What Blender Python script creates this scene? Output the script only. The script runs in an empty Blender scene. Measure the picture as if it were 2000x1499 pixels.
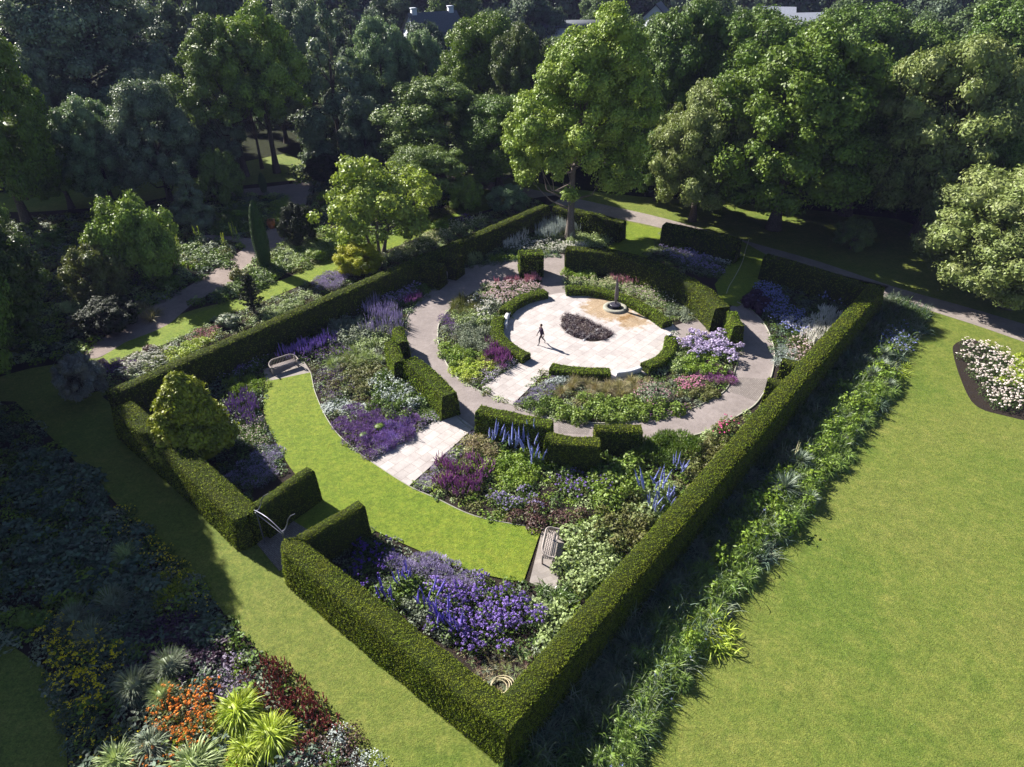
import bpy, math, random
import numpy as np
from mathutils import Vector
from mathutils.geometry import tessellate_polygon

SC = bpy.context.scene
COL = SC.collection
F, PIT, H = 1380.0, math.radians(33.9), 27.0
SUN_AZ, SUN_EL = math.radians(142.5), math.radians(34)
EXPO = 1.38
rs = np.random.RandomState(7)

def G(x, y, z=0.0):
    """photo pixel -> world x, y on the plane at height z"""
    a = (x - 1000) / F; b = -(y - 750) / F
    dy = math.cos(PIT) + b * math.sin(PIT); dz = -math.sin(PIT) + b * math.cos(PIT)
    t = (H - z) / -dz
    return (a * t, dy * t)

def ytop(x, y, ty):
    """height of something standing at pixel (x,y) whose top shows at row ty"""
    X, Y = G(x, y); lo, hi = 0.0, 60.0
    for _ in range(40):
        m = (lo + hi) / 2; Z = m - H
        fw = Y * math.cos(PIT) - Z * math.sin(PIT); up = Y * math.sin(PIT) + Z * math.cos(PIT)
        if 750 - F * up / fw > ty: lo = m
        else: hi = m
    return lo

# ------------------------------------------------------------------ mesh building
class MB:
    def __init__(self): self.V = []; self.Q = []; self.M = []; self.n = 0
    def add(self, v, q, m=0):
        v = np.asarray(v, float).reshape(-1, 3); q = np.asarray(q, int).reshape(-1, 4)
        self.V.append(v); self.Q.append(q + self.n)
        self.M.append(np.full(len(q), m) if np.isscalar(m) else np.asarray(m)); self.n += len(v)
    def arrays(self): return np.concatenate(self.V), np.concatenate(self.Q), np.concatenate(self.M)
    def mesh(self, name, smooth=False):
        v, q, m = self.arrays()
        me = bpy.data.meshes.new(name)
        me.vertices.add(len(v)); me.vertices.foreach_set('co', v.astype(np.float32).ravel())
        me.loops.add(len(q) * 4); me.loops.foreach_set('vertex_index', q.astype(np.int32).ravel())
        me.polygons.add(len(q))
        me.polygons.foreach_set('loop_start', np.arange(0, len(q) * 4, 4, dtype=np.int32))
        me.polygons.foreach_set('material_index', m.astype(np.int32))
        if smooth: me.polygons.foreach_set('use_smooth', np.ones(len(q), bool))
        me.update(calc_edges=True)
        return me

def link(name, me, mats, parent=None, loc=(0, 0, 0), rz=0.0, scale=(1, 1, 1)):
    o = bpy.data.objects.new(name, me); COL.objects.link(o)
    if not isinstance(mats, (list, tuple)): mats = [mats]
    if me is not None:
        while len(me.materials) < len(mats): me.materials.append(mats[len(me.materials)])
        for i, m in enumerate(mats):
            if me.materials[i] != m:
                o.material_slots[i].link = 'OBJECT'; o.material_slots[i].material = m
    o.location = loc; o.rotation_euler = (0, 0, rz); o.scale = scale
    if parent: o.parent = parent
    return o

def tag(o, label=None, cat=None, group=None, kind=None):
    if label: o['label'] = label
    if cat: o['category'] = cat
    if group: o['group'] = group
    if kind: o['kind'] = kind
    return o

def empty(name, loc, rz=0, scale=(1, 1, 1)):
    o = bpy.data.objects.new(name, None); COL.objects.link(o)
    o.location = loc; o.rotation_euler = (0, 0, rz); o.scale = scale; o.empty_display_size = .2
    return o

def nrm(a): return a / np.maximum(np.linalg.norm(a, axis=-1, keepdims=True), 1e-9)

def leaves(mb, c, n, L, W, m=0, up=None, jit=.6, R=rs):
    """diamond leaves at c, facing roughly along n"""
    N = len(c)
    if N == 0: return
    n = nrm(nrm(n) + R.normal(0, jit, (N, 3)))
    t = R.normal(0, 1, (N, 3))
    if up is not None: t = nrm(t) * .6 + up
    a = nrm(t - (t * n).sum(1, keepdims=True) * n); b = np.cross(n, a)
    L = (L * R.uniform(.7, 1.3, N))[:, None] * .5; W = (W * R.uniform(.7, 1.3, N))[:, None] * .5
    v = np.stack([c - a * L, c + b * W + n * W * .25, c + a * L, c - b * W + n * W * .25], 1)
    mb.add(v.reshape(-1, 3), np.arange(4 * N).reshape(-1, 4), m)

def blades(mb, base, d, L, W, droop, m=0, seg=3, R=rs):
    """arching strap leaves; base (N,3), d (N,3) start direction"""
    N = len(base)
    if N == 0: return
    d = nrm(d); L = np.broadcast_to(L, (N,)); droop = np.broadcast_to(droop, (N,))
    h = nrm(np.cross(d, [0, 0, 1.0]) + R.normal(0, .15, (N, 3)))
    p = base.copy(); dd = d.copy(); rows = []
    for s in range(seg + 1):
        w = W * (1 - (s / seg) ** 2 * .9) * .5
        rows.append(p - h * w); rows.append(p + h * w)
        dd = nrm(dd + np.array([0, 0, -1.0]) * (droop / seg)[:, None])
        p = p + dd * (L / seg)[:, None]
    v = np.stack(rows, 1); k = 2 * (seg + 1)
    q = np.array([[2 * s, 2 * s + 1, 2 * s + 3, 2 * s + 2] for s in range(seg)])
    mb.add(v.reshape(-1, 3), (q[None] + (np.arange(N) * k)[:, None, None]).reshape(-1, 4), m)

def spikes(mb, base, d, L, W, m=0):
    """tapering flower spikes: square-section spindles"""
    N = len(base); d = nrm(d)
    a = nrm(np.cross(d, [0.31, .9, .1])); b = np.cross(d, a)
    L = np.broadcast_to(L, (N,))[:, None]
    rows = []
    for f, w in ((0, .35), (.3, 1.0), (.7, .7), (1, .12)):
        c = base + d * L * f
        for x, y in ((1, 0), (0, 1), (-1, 0), (0, -1)): rows.append(c + (a * x + b * y) * W * w * .5)
    v = np.stack(rows, 1); q = []
    for s in range(3):
        for k in range(4): q.append([4 * s + k, 4 * s + (k + 1) % 4, 4 * s + 4 + (k + 1) % 4, 4 * s + 4 + k])
    mb.add(v.reshape(-1, 3), (np.array(q)[None] + (np.arange(N) * 16)[:, None, None]).reshape(-1, 4), m)

def cubesphere(k=3):
    vs = []; qs = []; base = 0
    lin = np.linspace(-1, 1, k + 1)
    for ax in range(3):
        for s in (-1, 1):
            g = np.array([[u, w] for u in lin for w in lin])
            p = np.zeros((len(g), 3)); p[:, ax] = s; p[:, (ax + 1) % 3] = g[:, 0] * s; p[:, (ax + 2) % 3] = g[:, 1]
            vs.append(p)
            for i in range(k):
                for j in range(k):
                    a = base + i * (k + 1) + j; qs.append([a, a + k + 1, a + k + 2, a + 1])
            base += (k + 1) ** 2
    return nrm(np.concatenate(vs)), np.array(qs)
CSV, CSQ = cubesphere(3)

def ball(mb, c, r, m=0, jit=.0, R=rs):
    v = CSV * np.asarray(r) * (1 + R.uniform(-jit, jit, (len(CSV), 1)) if jit else 1)
    mb.add(v + np.asarray(c), CSQ, m)

def tube(mb, pts, rad, k=8, m=0, cap=True):
    pts = np.asarray(pts, float); rad = np.broadcast_to(rad, (len(pts),))
    rings = []; t = np.gradient(pts, axis=0); t = nrm(t)
    ref = np.array([0, 0, 1.0]) if abs(t[0][2]) < .9 else np.array([1.0, 0, 0])
    for i in range(len(pts)):
        a = nrm(np.cross(t[i], ref)); b = np.cross(t[i], a)
        ang = np.arange(k) * 2 * math.pi / k
        rings.append(pts[i] + rad[i] * (np.cos(ang)[:, None] * a + np.sin(ang)[:, None] * b))
    v = np.concatenate(rings); q = []
    for i in range(len(pts) - 1):
        for j in range(k): q.append([i * k + j, i * k + (j + 1) % k, (i + 1) * k + (j + 1) % k, (i + 1) * k + j])
    mb.add(v, q, m)
    if cap:
        for i in (0, len(pts) - 1):
            r = rings[i]; c = pts[i]
            for j in range(0, k, 2):
                mb.add([c, r[j], r[(j + 1) % k], r[(j + 2) % k]], [[0, 1, 2, 3]], m)

def box(mb, lo, hi, m=0, rot=0, at=(0, 0, 0)):
    x0, y0, z0 = lo; x1, y1, z1 = hi
    v = np.array([[x0, y0, z0], [x1, y0, z0], [x1, y1, z0], [x0, y1, z0], [x0, y0, z1], [x1, y0, z1], [x1, y1, z1], [x0, y1, z1]], float)
    c, s = math.cos(rot), math.sin(rot)
    v[:, :2] = np.stack([v[:, 0] * c - v[:, 1] * s, v[:, 0] * s + v[:, 1] * c], 1); v += np.asarray(at, float)
    mb.add(v, [[0, 3, 2, 1], [4, 5, 6, 7], [0, 1, 5, 4], [1, 2, 6, 5], [2, 3, 7, 6], [3, 0, 4, 7]], m)

def lathe(mb, prof, k=32, m=0, at=(0, 0, 0)):
    """prof: list of (r, z)"""
    ang = np.arange(k) * 2 * math.pi / k; n = len(prof)
    v = np.concatenate([np.stack([r * np.cos(ang), r * np.sin(ang), np.full(k, z)], 1) for r, z in prof]) + np.asarray(at, float)
    q = [[i * k + j, i * k + (j + 1) % k, (i + 1) * k + (j + 1) % k, (i + 1) * k + j] for i in range(n - 1) for j in range(k)]
    mb.add(v, q, m)

def catmull(P, closed=True, sub=6):
    P = [np.array(p, float) for p in P]; n = len(P); out = []
    rng = range(n) if closed else range(n - 1)
    for i in rng:
        p0 = P[(i - 1) % n] if closed else P[max(i - 1, 0)]; p1 = P[i]; p2 = P[(i + 1) % n]
        p3 = P[(i + 2) % n] if closed else P[min(i + 2, n - 1)]
        for s in range(sub):
            t = s / sub
            out.append(.5 * (2 * p1 + (p2 - p0) * t + (2 * p0 - 5 * p1 + 4 * p2 - p3) * t * t + (3 * p1 - p0 - 3 * p2 + p3) * t ** 3))
    if not closed: out.append(P[-1])
    return out

def prism(name, pts, z0, z1, mat, kind='structure', px=True, smooth=True, sub=5):
    """a flat slab of ground: outline in photo pixels at height z1"""
    W = [G(x, y, z1) for x, y in pts] if px else pts
    if smooth: W = [tuple(p) for p in catmull(W, True, sub)]
    n = len(W)
    tris = tessellate_polygon([[Vector((x, y, 0)) for x, y in W]])
    me = bpy.data.meshes.new(name)
    vs = [(x, y, z1) for x, y in W] + [(x, y, z0) for x, y in W]
    fs = []
    for a, b, c in tris:
        A, B, C_ = W[a], W[b], W[c]
        cr = (B[0] - A[0]) * (C_[1] - A[1]) - (B[1] - A[1]) * (C_[0] - A[0])
        fs.append((a, b, c) if cr > 0 else (a, c, b))
    for i in range(n): fs.append((i, (i + 1) % n, n + (i + 1) % n, n + i))
    me.from_pydata(vs, [], fs); me.update()
    o = link(name, me, mat)
    if kind: o['kind'] = kind
    return o

# ------------------------------------------------------------------ materials
def mat_base(name):
    m = bpy.data.materials.new(name); m.use_nodes = True
    nt = m.node_tree; nt.nodes.clear()
    out = nt.nodes.new('ShaderNodeOutputMaterial')
    return m, nt, out
def N(nt, t, **kw):
    n = nt.nodes.new(t)
    for k, v in kw.items(): setattr(n, k, v)
    return n
def noise(nt, vec, scale, detail=2, rough=.5):
    n = N(nt, 'ShaderNodeTexNoise'); n.inputs['Scale'].default_value = scale
    n.inputs['Detail'].default_value = detail; n.inputs['Roughness'].default_value = rough
    nt.links.new(vec, n.inputs['Vector']); return n.outputs['Fac']
def ramp(nt, fac, stops):
    r = N(nt, 'ShaderNodeValToRGB'); e = r.color_ramp.elements
    while len(e) < len(stops): e.new(.5)
    for i, (p, c) in enumerate(stops): e[i].position = p; e[i].color = (*c, 1)
    nt.links.new(fac, r.inputs['Fac']); return r.outputs['Color']
def mixc(nt, fac, a, b, blend='MIX'):
    m = N(nt, 'ShaderNodeMix', data_type='RGBA', blend_type=blend)
    for s, v in ((m.inputs[0], fac), (m.inputs[6], a), (m.inputs[7], b)):
        if isinstance(v, (int, float)): s.default_value = v
        elif isinstance(v, tuple): s.default_value = (*v, 1)
        else: nt.links.new(v, s)
    return m.outputs[2]
def bsdf(nt, col, rough=.7, spec=.3, bump=None, bstr=.3, bdist=.05, metal=0):
    b = N(nt, 'ShaderNodeBsdfPrincipled')
    if isinstance(col, tuple): b.inputs['Base Color'].default_value = (*col, 1)
    else: nt.links.new(col, b.inputs['Base Color'])
    b.inputs['Roughness'].default_value = rough; b.inputs['Specular IOR Level'].default_value = spec
    b.inputs['Metallic'].default_value = metal
    if bump is not None:
        bp = N(nt, 'ShaderNodeBump'); bp.inputs['Strength'].default_value = bstr; bp.inputs['Distance'].default_value = bdist
        nt.links.new(bump, bp.inputs['Height']); nt.links.new(bp.outputs[0], b.inputs['Normal'])
    return b.outputs[0]
def coords(nt, which='Object'): return N(nt, 'ShaderNodeTexCoord').outputs[which]

_fc = {}
def foliage(col, var=.35, rough=.5, trans=.22, shift=None, spec=.3, sc=1.3):
    """leaf material: every leaf a slightly different tone, with soft patches of another tone"""
    key = (tuple(col), var, rough, trans, shift, spec, sc)
    if key in _fc: return _fc[key]
    m, nt, out = mat_base('foliage'); c = np.array(col)
    geo = N(nt, 'ShaderNodeNewGeometry')
    dark = tuple(c * (1 - var)); lite = tuple(np.minimum(c * (1 + var * 1.1) + np.array([.012, .012, 0]) * var, 1))
    a = ramp(nt, geo.outputs['Random Per Island'], [(0, dark), (.5, tuple(c)), (1, lite)])
    s = tuple(shift) if shift else tuple(np.minimum(c * np.array([1.35, 1.12, .8]), 1))
    nz = noise(nt, geo.outputs['Position'], sc, 2)
    f = N(nt, 'ShaderNodeMapRange'); f.inputs[1].default_value = .42; f.inputs[2].default_value = .62
    nt.links.new(nz, f.inputs[0])
    b = mixc(nt, f.outputs[0], a, mixc(nt, .55, a, s))
    p = bsdf(nt, b, rough, spec)
    if trans > 0:
        t = N(nt, 'ShaderNodeBsdfTranslucent'); nt.links.new(mixc(nt, 1.0, b, (1.0, 1.0, .55), 'MULTIPLY'), t.inputs[0])
        mx = N(nt, 'ShaderNodeMixShader'); mx.inputs[0].default_value = trans
        nt.links.new(p, mx.inputs[1]); nt.links.new(t.outputs[0], mx.inputs[2]); p = mx.outputs[0]
    nt.links.new(p, out.inputs[0]); _fc[key] = m
    return m

def flower(col, var=.3): return foliage(col, var, .6, .15, shift=tuple(np.minimum(np.array(col) * 1.25 + .02, 1)), spec=.15, sc=2.0)

def simple(name, col, rough=.6, spec=.3, metal=0, nscale=None, namt=.25, bstr=0):
    m, nt, out = mat_base(name); c = np.array(col)
    if nscale:
        nz = noise(nt, coords(nt), nscale, 5, .6)
        cc = ramp(nt, nz, [(.3, tuple(c * (1 - namt))), (.7, tuple(np.minimum(c * (1 + namt), 1)))])
        nt.links.new(bsdf(nt, cc, rough, spec, nz if bstr else None, bstr, .02, metal), out.inputs[0])
    else: nt.links.new(bsdf(nt, tuple(col), rough, spec, metal=metal), out.inputs[0])
    return m

def lawn_mat(name, c0, c1, c2, bump=.6):
    m, nt, out = mat_base(name); co = coords(nt)
    big = noise(nt, co, .16, 5, .65); mid = noise(nt, co, 1.1, 4, .65); fine = noise(nt, co, 16, 3, .75)
    patch = noise(nt, co, 3.2, 5, .7); tuft = noise(nt, co, 6.5, 3, .7)
    a = ramp(nt, big, [(.38, c0), (.5, c1), (.66, tuple(np.array(c1) * (1.12, 1.0, 1.25)))])
    b = ramp(nt, mid, [(.3, tuple(np.array(c0) * .72)), (.5, c0), (.72, c2)])
    c = mixc(nt, .5, a, b)
    c = mixc(nt, 1.0, c, ramp(nt, patch, [(.28, (.66, .76, .62)), (.5, (1, 1, 1)), (.74, (1.36, 1.2, 1.25))]), 'MULTIPLY')
    c = mixc(nt, 1.0, c, ramp(nt, tuft, [(.3, (.72, .74, .7)), (.7, (1.26, 1.25, 1.25))]), 'MULTIPLY')
    mm = N(nt, 'ShaderNodeMapping'); mm.inputs['Scale'].default_value = (9, 26, 9); mm.inputs['Rotation'].default_value = (0, 0, .6)
    nt.links.new(co, mm.inputs[0]); blade = noise(nt, mm.outputs[0], 1.0, 3, .7)
    d = mixc(nt, 1.0, c, ramp(nt, fine, [(.25, (.62, .64, .6)), (.5, (1, 1, 1)), (.78, (1.35, 1.3, 1.35))]), 'MULTIPLY')
    d = mixc(nt, 1.0, d, ramp(nt, blade, [(.3, (.78, .8, .75)), (.7, (1.2, 1.18, 1.2))]), 'MULTIPLY')
    # tiny clover heads and dry specks
    v = N(nt, 'ShaderNodeTexVoronoi'); v.inputs['Scale'].default_value = 3.0; nt.links.new(co, v.inputs['Vector'])
    lt = N(nt, 'ShaderNodeMath', operation='LESS_THAN'); lt.inputs[1].default_value = .055; nt.links.new(v.outputs['Distance'], lt.inputs[0])
    gate = N(nt, 'ShaderNodeMath', operation='GREATER_THAN'); gate.inputs[1].default_value = .5; nt.links.new(mid, gate.inputs[0])
    mul = N(nt, 'ShaderNodeMath', operation='MULTIPLY'); nt.links.new(lt.outputs[0], mul.inputs[0]); nt.links.new(gate.outputs[0], mul.inputs[1])
    m2 = N(nt, 'ShaderNodeMath', operation='MULTIPLY'); m2.inputs[1].default_value = .5; nt.links.new(mul.outputs[0], m2.inputs[0])
    d = mixc(nt, m2.outputs[0], d, (.3, .33, .18))
    add = N(nt, 'ShaderNodeMath', operation='ADD'); nt.links.new(fine, add.inputs[0]); nt.links.new(blade, add.inputs[1])
    nt.links.new(bsdf(nt, d, .75, .15, add.outputs[0], bump, .05), out.inputs[0])
    return m

def soil_mat():
    m, nt, out = mat_base('soil'); co = coords(nt)
    f = noise(nt, co, 9, 6, .75); g = noise(nt, co, .6, 3)
    c = mixc(nt, g, ramp(nt, f, [(.3, (.012, .009, .007)), (.6, (.045, .034, .028)), (.8, (.11, .09, .075))]), (.03, .024, .02))
    nt.links.new(bsdf(nt, c, .95, .1, f, 1.0, .08), out.inputs[0]); return m

def gravel_mat(name, c, rot=0):
    m, nt, out = mat_base(name); co = coords(nt); c = np.array(c)
    f = noise(nt, co, 22, 4, .8); g = noise(nt, co, .5, 5, .65); h = noise(nt, co, 3.0, 4, .7)
    a = ramp(nt, f, [(.25, tuple(c * .62)), (.5, tuple(c)), (.78, tuple(c * 1.35))])
    a = mixc(nt, 1.0, a, ramp(nt, g, [(.3, (.78, .77, .76)), (.7, (1.12, 1.11, 1.1))]), 'MULTIPLY')
    a = mixc(nt, 1.0, a, ramp(nt, h, [(.3, (.88, .87, .86)), (.7, (1.08, 1.08, 1.08))]), 'MULTIPLY')
    nt.links.new(bsdf(nt, a, .9, .15, f, .5, .03), out.inputs[0]); return m

def flag_mat(name, c, rot, bw=.9, bh=.6, stain=False, mort=(.25, .22, .2)):
    m, nt, out = mat_base(name); co = coords(nt); c = np.array(c)
    mp = N(nt, 'ShaderNodeMapping'); mp.inputs['Rotation'].default_value = (0, 0, rot); nt.links.new(co, mp.inputs[0])
    bt = N(nt, 'ShaderNodeTexBrick'); nt.links.new(mp.outputs[0], bt.inputs['Vector'])
    bt.inputs['Scale'].default_value = 1; bt.inputs['Brick Width'].default_value = bw; bt.inputs['Row Height'].default_value = bh
    bt.inputs['Mortar Size'].default_value = .012; bt.inputs['Mortar Smooth'].default_value = .3; bt.offset = .37; bt.squash = .7; bt.squash_frequency = 3
    bt.inputs['Color1'].default_value = (*(c * .84), 1); bt.inputs['Color2'].default_value = (*(c * 1.08), 1); bt.inputs['Mortar'].default_value = (*mort, 1)
    n1 = noise(nt, co, 1.3, 5, .65); n2 = noise(nt, co, 14, 4, .7)
    a = mixc(nt, 1.0, bt.outputs['Color'], ramp(nt, n1, [(.3, (.82, .8, .8)), (.7, (1.1, 1.1, 1.1))]), 'MULTIPLY')
    a = mixc(nt, 1.0, a, ramp(nt, n2, [(.3, (.9, .89, .88)), (.7, (1.06, 1.06, 1.06))]), 'MULTIPLY')
    if stain:
        for (sx, sy, r0, r1) in stain:
            mp2 = N(nt, 'ShaderNodeMapping'); mp2.vector_type = 'POINT'; mp2.inputs['Location'].default_value = (-sx, -sy, 0); nt.links.new(co, mp2.inputs[0])
            mp3 = N(nt, 'ShaderNodeMapping'); mp3.inputs['Scale'].default_value = (1, 1.0, 0); nt.links.new(mp2.outputs[0], mp3.inputs[0])
            ln = N(nt, 'ShaderNodeVectorMath', operation='LENGTH'); nt.links.new(mp3.outputs[0], ln.inputs[0])
            wob = N(nt, 'ShaderNodeMath', operation='MULTIPLY_ADD'); nt.links.new(n1, wob.inputs[0]); wob.inputs[1].default_value = 3.2; nt.links.new(ln.outputs['Value'], wob.inputs[2])
            mr = N(nt, 'ShaderNodeMapRange'); mr.inputs[1].default_value = r0 + 1.6; mr.inputs[2].default_value = r1 + 1.6; mr.inputs[3].default_value = .85; mr.inputs[4].default_value = 0; nt.links.new(wob.outputs[0], mr.inputs[0])
            a = mixc(nt, mr.outputs[0], a, mixc(nt, 1.0, a, ramp(nt, n2, [(.35, (.55, .38, .16)), (.65, (.88, .72, .46))]), 'MULTIPLY'))
    nt.links.new(bsdf(nt, a, .8, .25, bt.outputs['Fac'], -.35, .02), out.inputs[0]); return m

M = {}
M['lawn'] = lawn_mat('lawn', (.116, .168, .026), (.18, .206, .042), (.21, .226, .052), 1.0)
M['lawn_in'] = lawn_mat('garden lawn', (.14, .205, .018), (.175, .225, .022), (.2, .23, .03), .9)
M['soil'] = soil_mat()
M['woodland'] = foliage((.02, .03, .012), .4, .9, 0)
M['ring'] = gravel_mat('ring path', (.27, .235, .23))
M['gravel'] = gravel_mat('gravel', (.25, .205, .19))
M['asphalt'] = gravel_mat('outer path', (.27, .235, .22))
GA = math.radians(50.3)
M['flag'] = flag_mat('flagstones', (.47, .43, .42), -GA, .95, .62)
M['plaza'] = flag_mat('plaza stones', (.48, .44, .435), -GA + .03, 1.1, .7, stain=[(8.1, 51.2, 1.9, 2.5), (9.6, 48.9, .9, 1.5)])
M['pave'] = flag_mat('grey pavers', (.3, .27, .25), -GA + .5, .45, .3)
M['brick'] = flag_mat('small setts', (.24, .21, .2), -GA, .22, .11, mort=(.1, .09, .08))
M['bark'] = simple('bark', (.085, .07, .062), .9, .1, nscale=9, namt=.5, bstr=.8)
M['bark_l'] = simple('pale bark', (.16, .135, .12), .9, .1, nscale=9, namt=.4, bstr=.8)
M['teak'] = simple('weathered wood', (.36, .31, .29), .75, .2, nscale=30, namt=.25, bstr=.2)
M['steel'] = simple('grey metal', (.13, .135, .17), .4, .5, metal=.6, nscale=12, namt=.15)
M['stone'] = simple('pale stone', (.62, .61, .63), .7, .3, nscale=10, namt=.1)
M['dark_stone'] = simple('dark bronze', (.045, .042, .06), .35, .5, nscale=8, namt=.3)
M['spire'] = simple('slate', (.13, .11, .12), .55, .4, nscale=14, namt=.35, bstr=.3)
M['basin'] = simple('basin stone', (.3, .29, .24), .6, .3, nscale=9, namt=.25)

# ------------------------------------------------------------------ plant prototypes (arrays, local coords, about 1 m across)
def P_mound(R, n=150, L=.16, W=.09, h=.6, fl=0, fs=.09):
    mb = MB(); u = nrm(R.normal(0, 1, (n, 3))); u[:, 2] = np.abs(u[:, 2])
    rr = .5 * (1 + .18 * np.sin(u[:, 0] * 7 + R.rand() * 6) * np.cos(u[:, 1] * 6)) * R.uniform(.72, 1.05, n)
    c = u * rr[:, None]; c[:, 2] = c[:, 2] * 2 * h
    leaves(mb, c, u + [0, 0, .3], L, W, 0, None, .55, R)
    if fl:
        k = R.choice(n, fl); cc = c[k] * 1.04; cc[:, 2] += .03
        for _ in range(4): leaves(mb, cc + R.normal(0, fs * .3, cc.shape), u[k] + [0, 0, .8], fs, fs * .8, 1, None, .5, R)
    return mb
def P_clipped(R, n=500, L=.07, W=.045, h=.8):
    mb = P_mound(R, n, L, W, h); ball(mb, (0, 0, h * .42), (.42, .42, h * .48), 0, .05, R); return mb
def P_heads(R, n=90, L=.15, W=.08, h=.7, nf=16, fs=.17, m=12):
    nf = max(1, int(nf * .72))
    """leafy clump topped with rounded flower heads (phlox, roses)"""
    mb = P_mound(R, n, L, W, h * .85)
    a = R.uniform(0, 6.28, nf); r = .5 * np.sqrt(R.rand(nf)); z = h * (np.sqrt(1 - (r * 1.6) ** 2)) + R.uniform(-.06, .1, nf)
    for i in range(nf):
        c = np.array([r[i] * math.cos(a[i]), r[i] * math.sin(a[i]), z[i]])
        u = nrm(R.normal(0, 1, (m, 3))); u[:, 2] = np.abs(u[:, 2]) * .9
        leaves(mb, c + u * fs * .42, u, fs * .5, fs * .42, 1, None, .35, R)
    return mb
def P_spires(R, n=80, h=.5, ns=9, sl=.5, sw=.07, L=.16, W=.08, lean=.17):
    mb = P_mound(R, n, L, W, h)
    a = R.uniform(0, 6.28, ns); r = .42 * np.sqrt(R.rand(ns))
    b = np.stack([r * np.cos(a), r * np.sin(a), np.full(ns, h * .75)], 1); d = np.stack([b[:, 0] * lean * 3, b[:, 1] * lean * 3, np.ones(ns)], 1) + R.normal(0, lean, (ns, 3))
    ln = sl * R.uniform(.6, 1.15, ns); spikes(mb, b, d, ln, sw, 1)
    dn = nrm(d)
    for s in range(10):
        t = .05 + .09 * s
        leaves(mb, b + dn * (ln * t)[:, None] + R.normal(0, sw * (.45 - .03 * s), b.shape), R.normal(0, 1, b.shape), sw * .9, sw * .6, 1, None, .5, R)
    return mb
def P_mist(R, n=70, h=.5, nf=130, fs=.05):
    """airy haze of tiny flowers on fine stems (catmint, sea lavender)"""
    mb = P_mound(R, n, .12, .05, h * .8)
    u = nrm(R.normal(0, 1, (nf, 3))); u[:, 2] = np.abs(u[:, 2]) + .1; c = u * R.uniform(.42, .6, nf)[:, None]; c[:, 2] *= 2 * h * .95
    blades(mb, c * [.85, .85, .8], u + [0, 0, 1.2], .16, .03, .1, 1, 2, R)
    leaves(mb, c, u, fs, fs * .6, 1, None, .8, R)
    return mb
def P_grass(R, n=150, L=.75, W=.022, droop=1.6, spread=.7, seg=4, tip=0):
    mb = MB(); a = R.uniform(0, 6.28, n); r = .10 * np.sqrt(R.rand(n))
    b = np.stack([r * np.cos(a), r * np.sin(a), np.zeros(n)], 1); e = R.uniform(.05, spread, n)
    d = np.stack([np.cos(a) * e, np.sin(a) * e, np.ones(n)], 1)
    blades(mb, b, d, L * R.uniform(.55, 1.1, n), W, droop * R.uniform(.5, 1.2, n), 0, seg, R)
    if tip:
        k = R.choice(n, tip); d2 = d[k] * [.6, .6, 1]; spikes(mb, b[k] + nrm(d2) * L * .5, d2, L * .45, W * 2.2, 1)
    return mb
def P_mop(R, n=700, L=.34, W=.02, droop=1.6, r=.3, up=.7):
    """dense round mop of fine arching leaves"""
    mb = MB(); u = nrm(R.normal(0, 1, (n, 3))); u[:, 2] = np.abs(u[:, 2]); b = u * [r, r, r * .95] * R.uniform(.55, 1, (n, 1))
    blades(mb, b, u + [0, 0, up], L * R.uniform(.6, 1.15, n), W, droop * R.uniform(.6, 1.2, n), 0, 3, R)
    ball(mb, (0, 0, r * .3), (r * .8, r * .8, r * .8), 0, .1, R); return mb
def P_straps(R, n=45, L=.65, W=.05, droop=2.2, fl=0):
    mb = MB(); a = R.uniform(0, 6.28, n); b = R.normal(0, .17, (n, 3)); b[:, 2] = 0; e = R.uniform(.1, 1.0, n)
    blades(mb, b, np.stack([np.cos(a) * e, np.sin(a) * e, np.ones(n)], 1), L * R.uniform(.6, 1.15, n), W, droop * R.uniform(.5, 1.2, n), 0, 4, R)
    if fl:
        for i in range(fl):
            c = np.array([*R.normal(0, .25, 2), L * R.uniform(.9, 1.25)]); u = nrm(R.normal(0, 1, (10, 3)))
            leaves(mb, c + u * .045, u, .07, .03, 1, None, .3, R)
            blades(mb, np.array([[c[0], c[1], 0]]), np.array([[0, 0, 1.0]]), c[2], .012, 0, 0, 2, R)
    return mb
def P_rosette(R, n=70, L=.7, W=.06):
    """stiff sword leaves radiating from a centre (yucca)"""
    mb = MB(); u = nrm(R.normal(0, 1, (n, 3)) + [0, 0, .7]); u[:, 2] = np.abs(u[:, 2]) + .03
    blades(mb, np.tile([[0, 0, .35]], (n, 1)) + u * .05, u, L * R.uniform(.7, 1.1, n), W, .35 * R.rand(n), 0, 3, R)
    return mb
def P_bush(R, n=420, L=.11, W=.07, h=.8):
    """broad-leaved shrub with lumps"""
    mb = MB(); k = 14; u = nrm(R.normal(0, 1, (k, 3))); u[:, 2] = np.abs(u[:, 2]); pc = u * [.33, .33, h * .55]; pc[:, 2] += h * .12; pr = R.uniform(.17, .26, k)
    for i in range(k):
        ball(mb, pc[i], pr[i] * .8, 0, .15, R)
        w = nrm(R.normal(0, 1, (n // k, 3)) + [0, 0, .3]); leaves(mb, pc[i] + w * pr[i] * R.uniform(.85, 1.2, (len(w), 1)), w, L, W, 0, None, .5, R)
    return mb

PR = {}
def proto(kind, **kw):
    key = (kind, tuple(sorted(kw.items())))
    if key not in PR:
        fn = globals()['P_' + kind]
        PR[key] = [fn(np.random.RandomState(11 + 17 * i + len(PR)), **kw).arrays() for i in range(3)]
    return PR[key]

def inside(P, poly):
    P = np.asarray(P); x, y = P[:, 0], P[:, 1]; r = np.zeros(len(P), bool); n = len(poly)
    for i in range(n):
        x0, y0 = poly[i]; x1, y1 = poly[(i + 1) % n]
        c = ((y0 > y) != (y1 > y)) & (x < (x1 - x0) * (y - y0) / ((y1 - y0) or 1e-9) + x0); r ^= c
    return r

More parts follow.
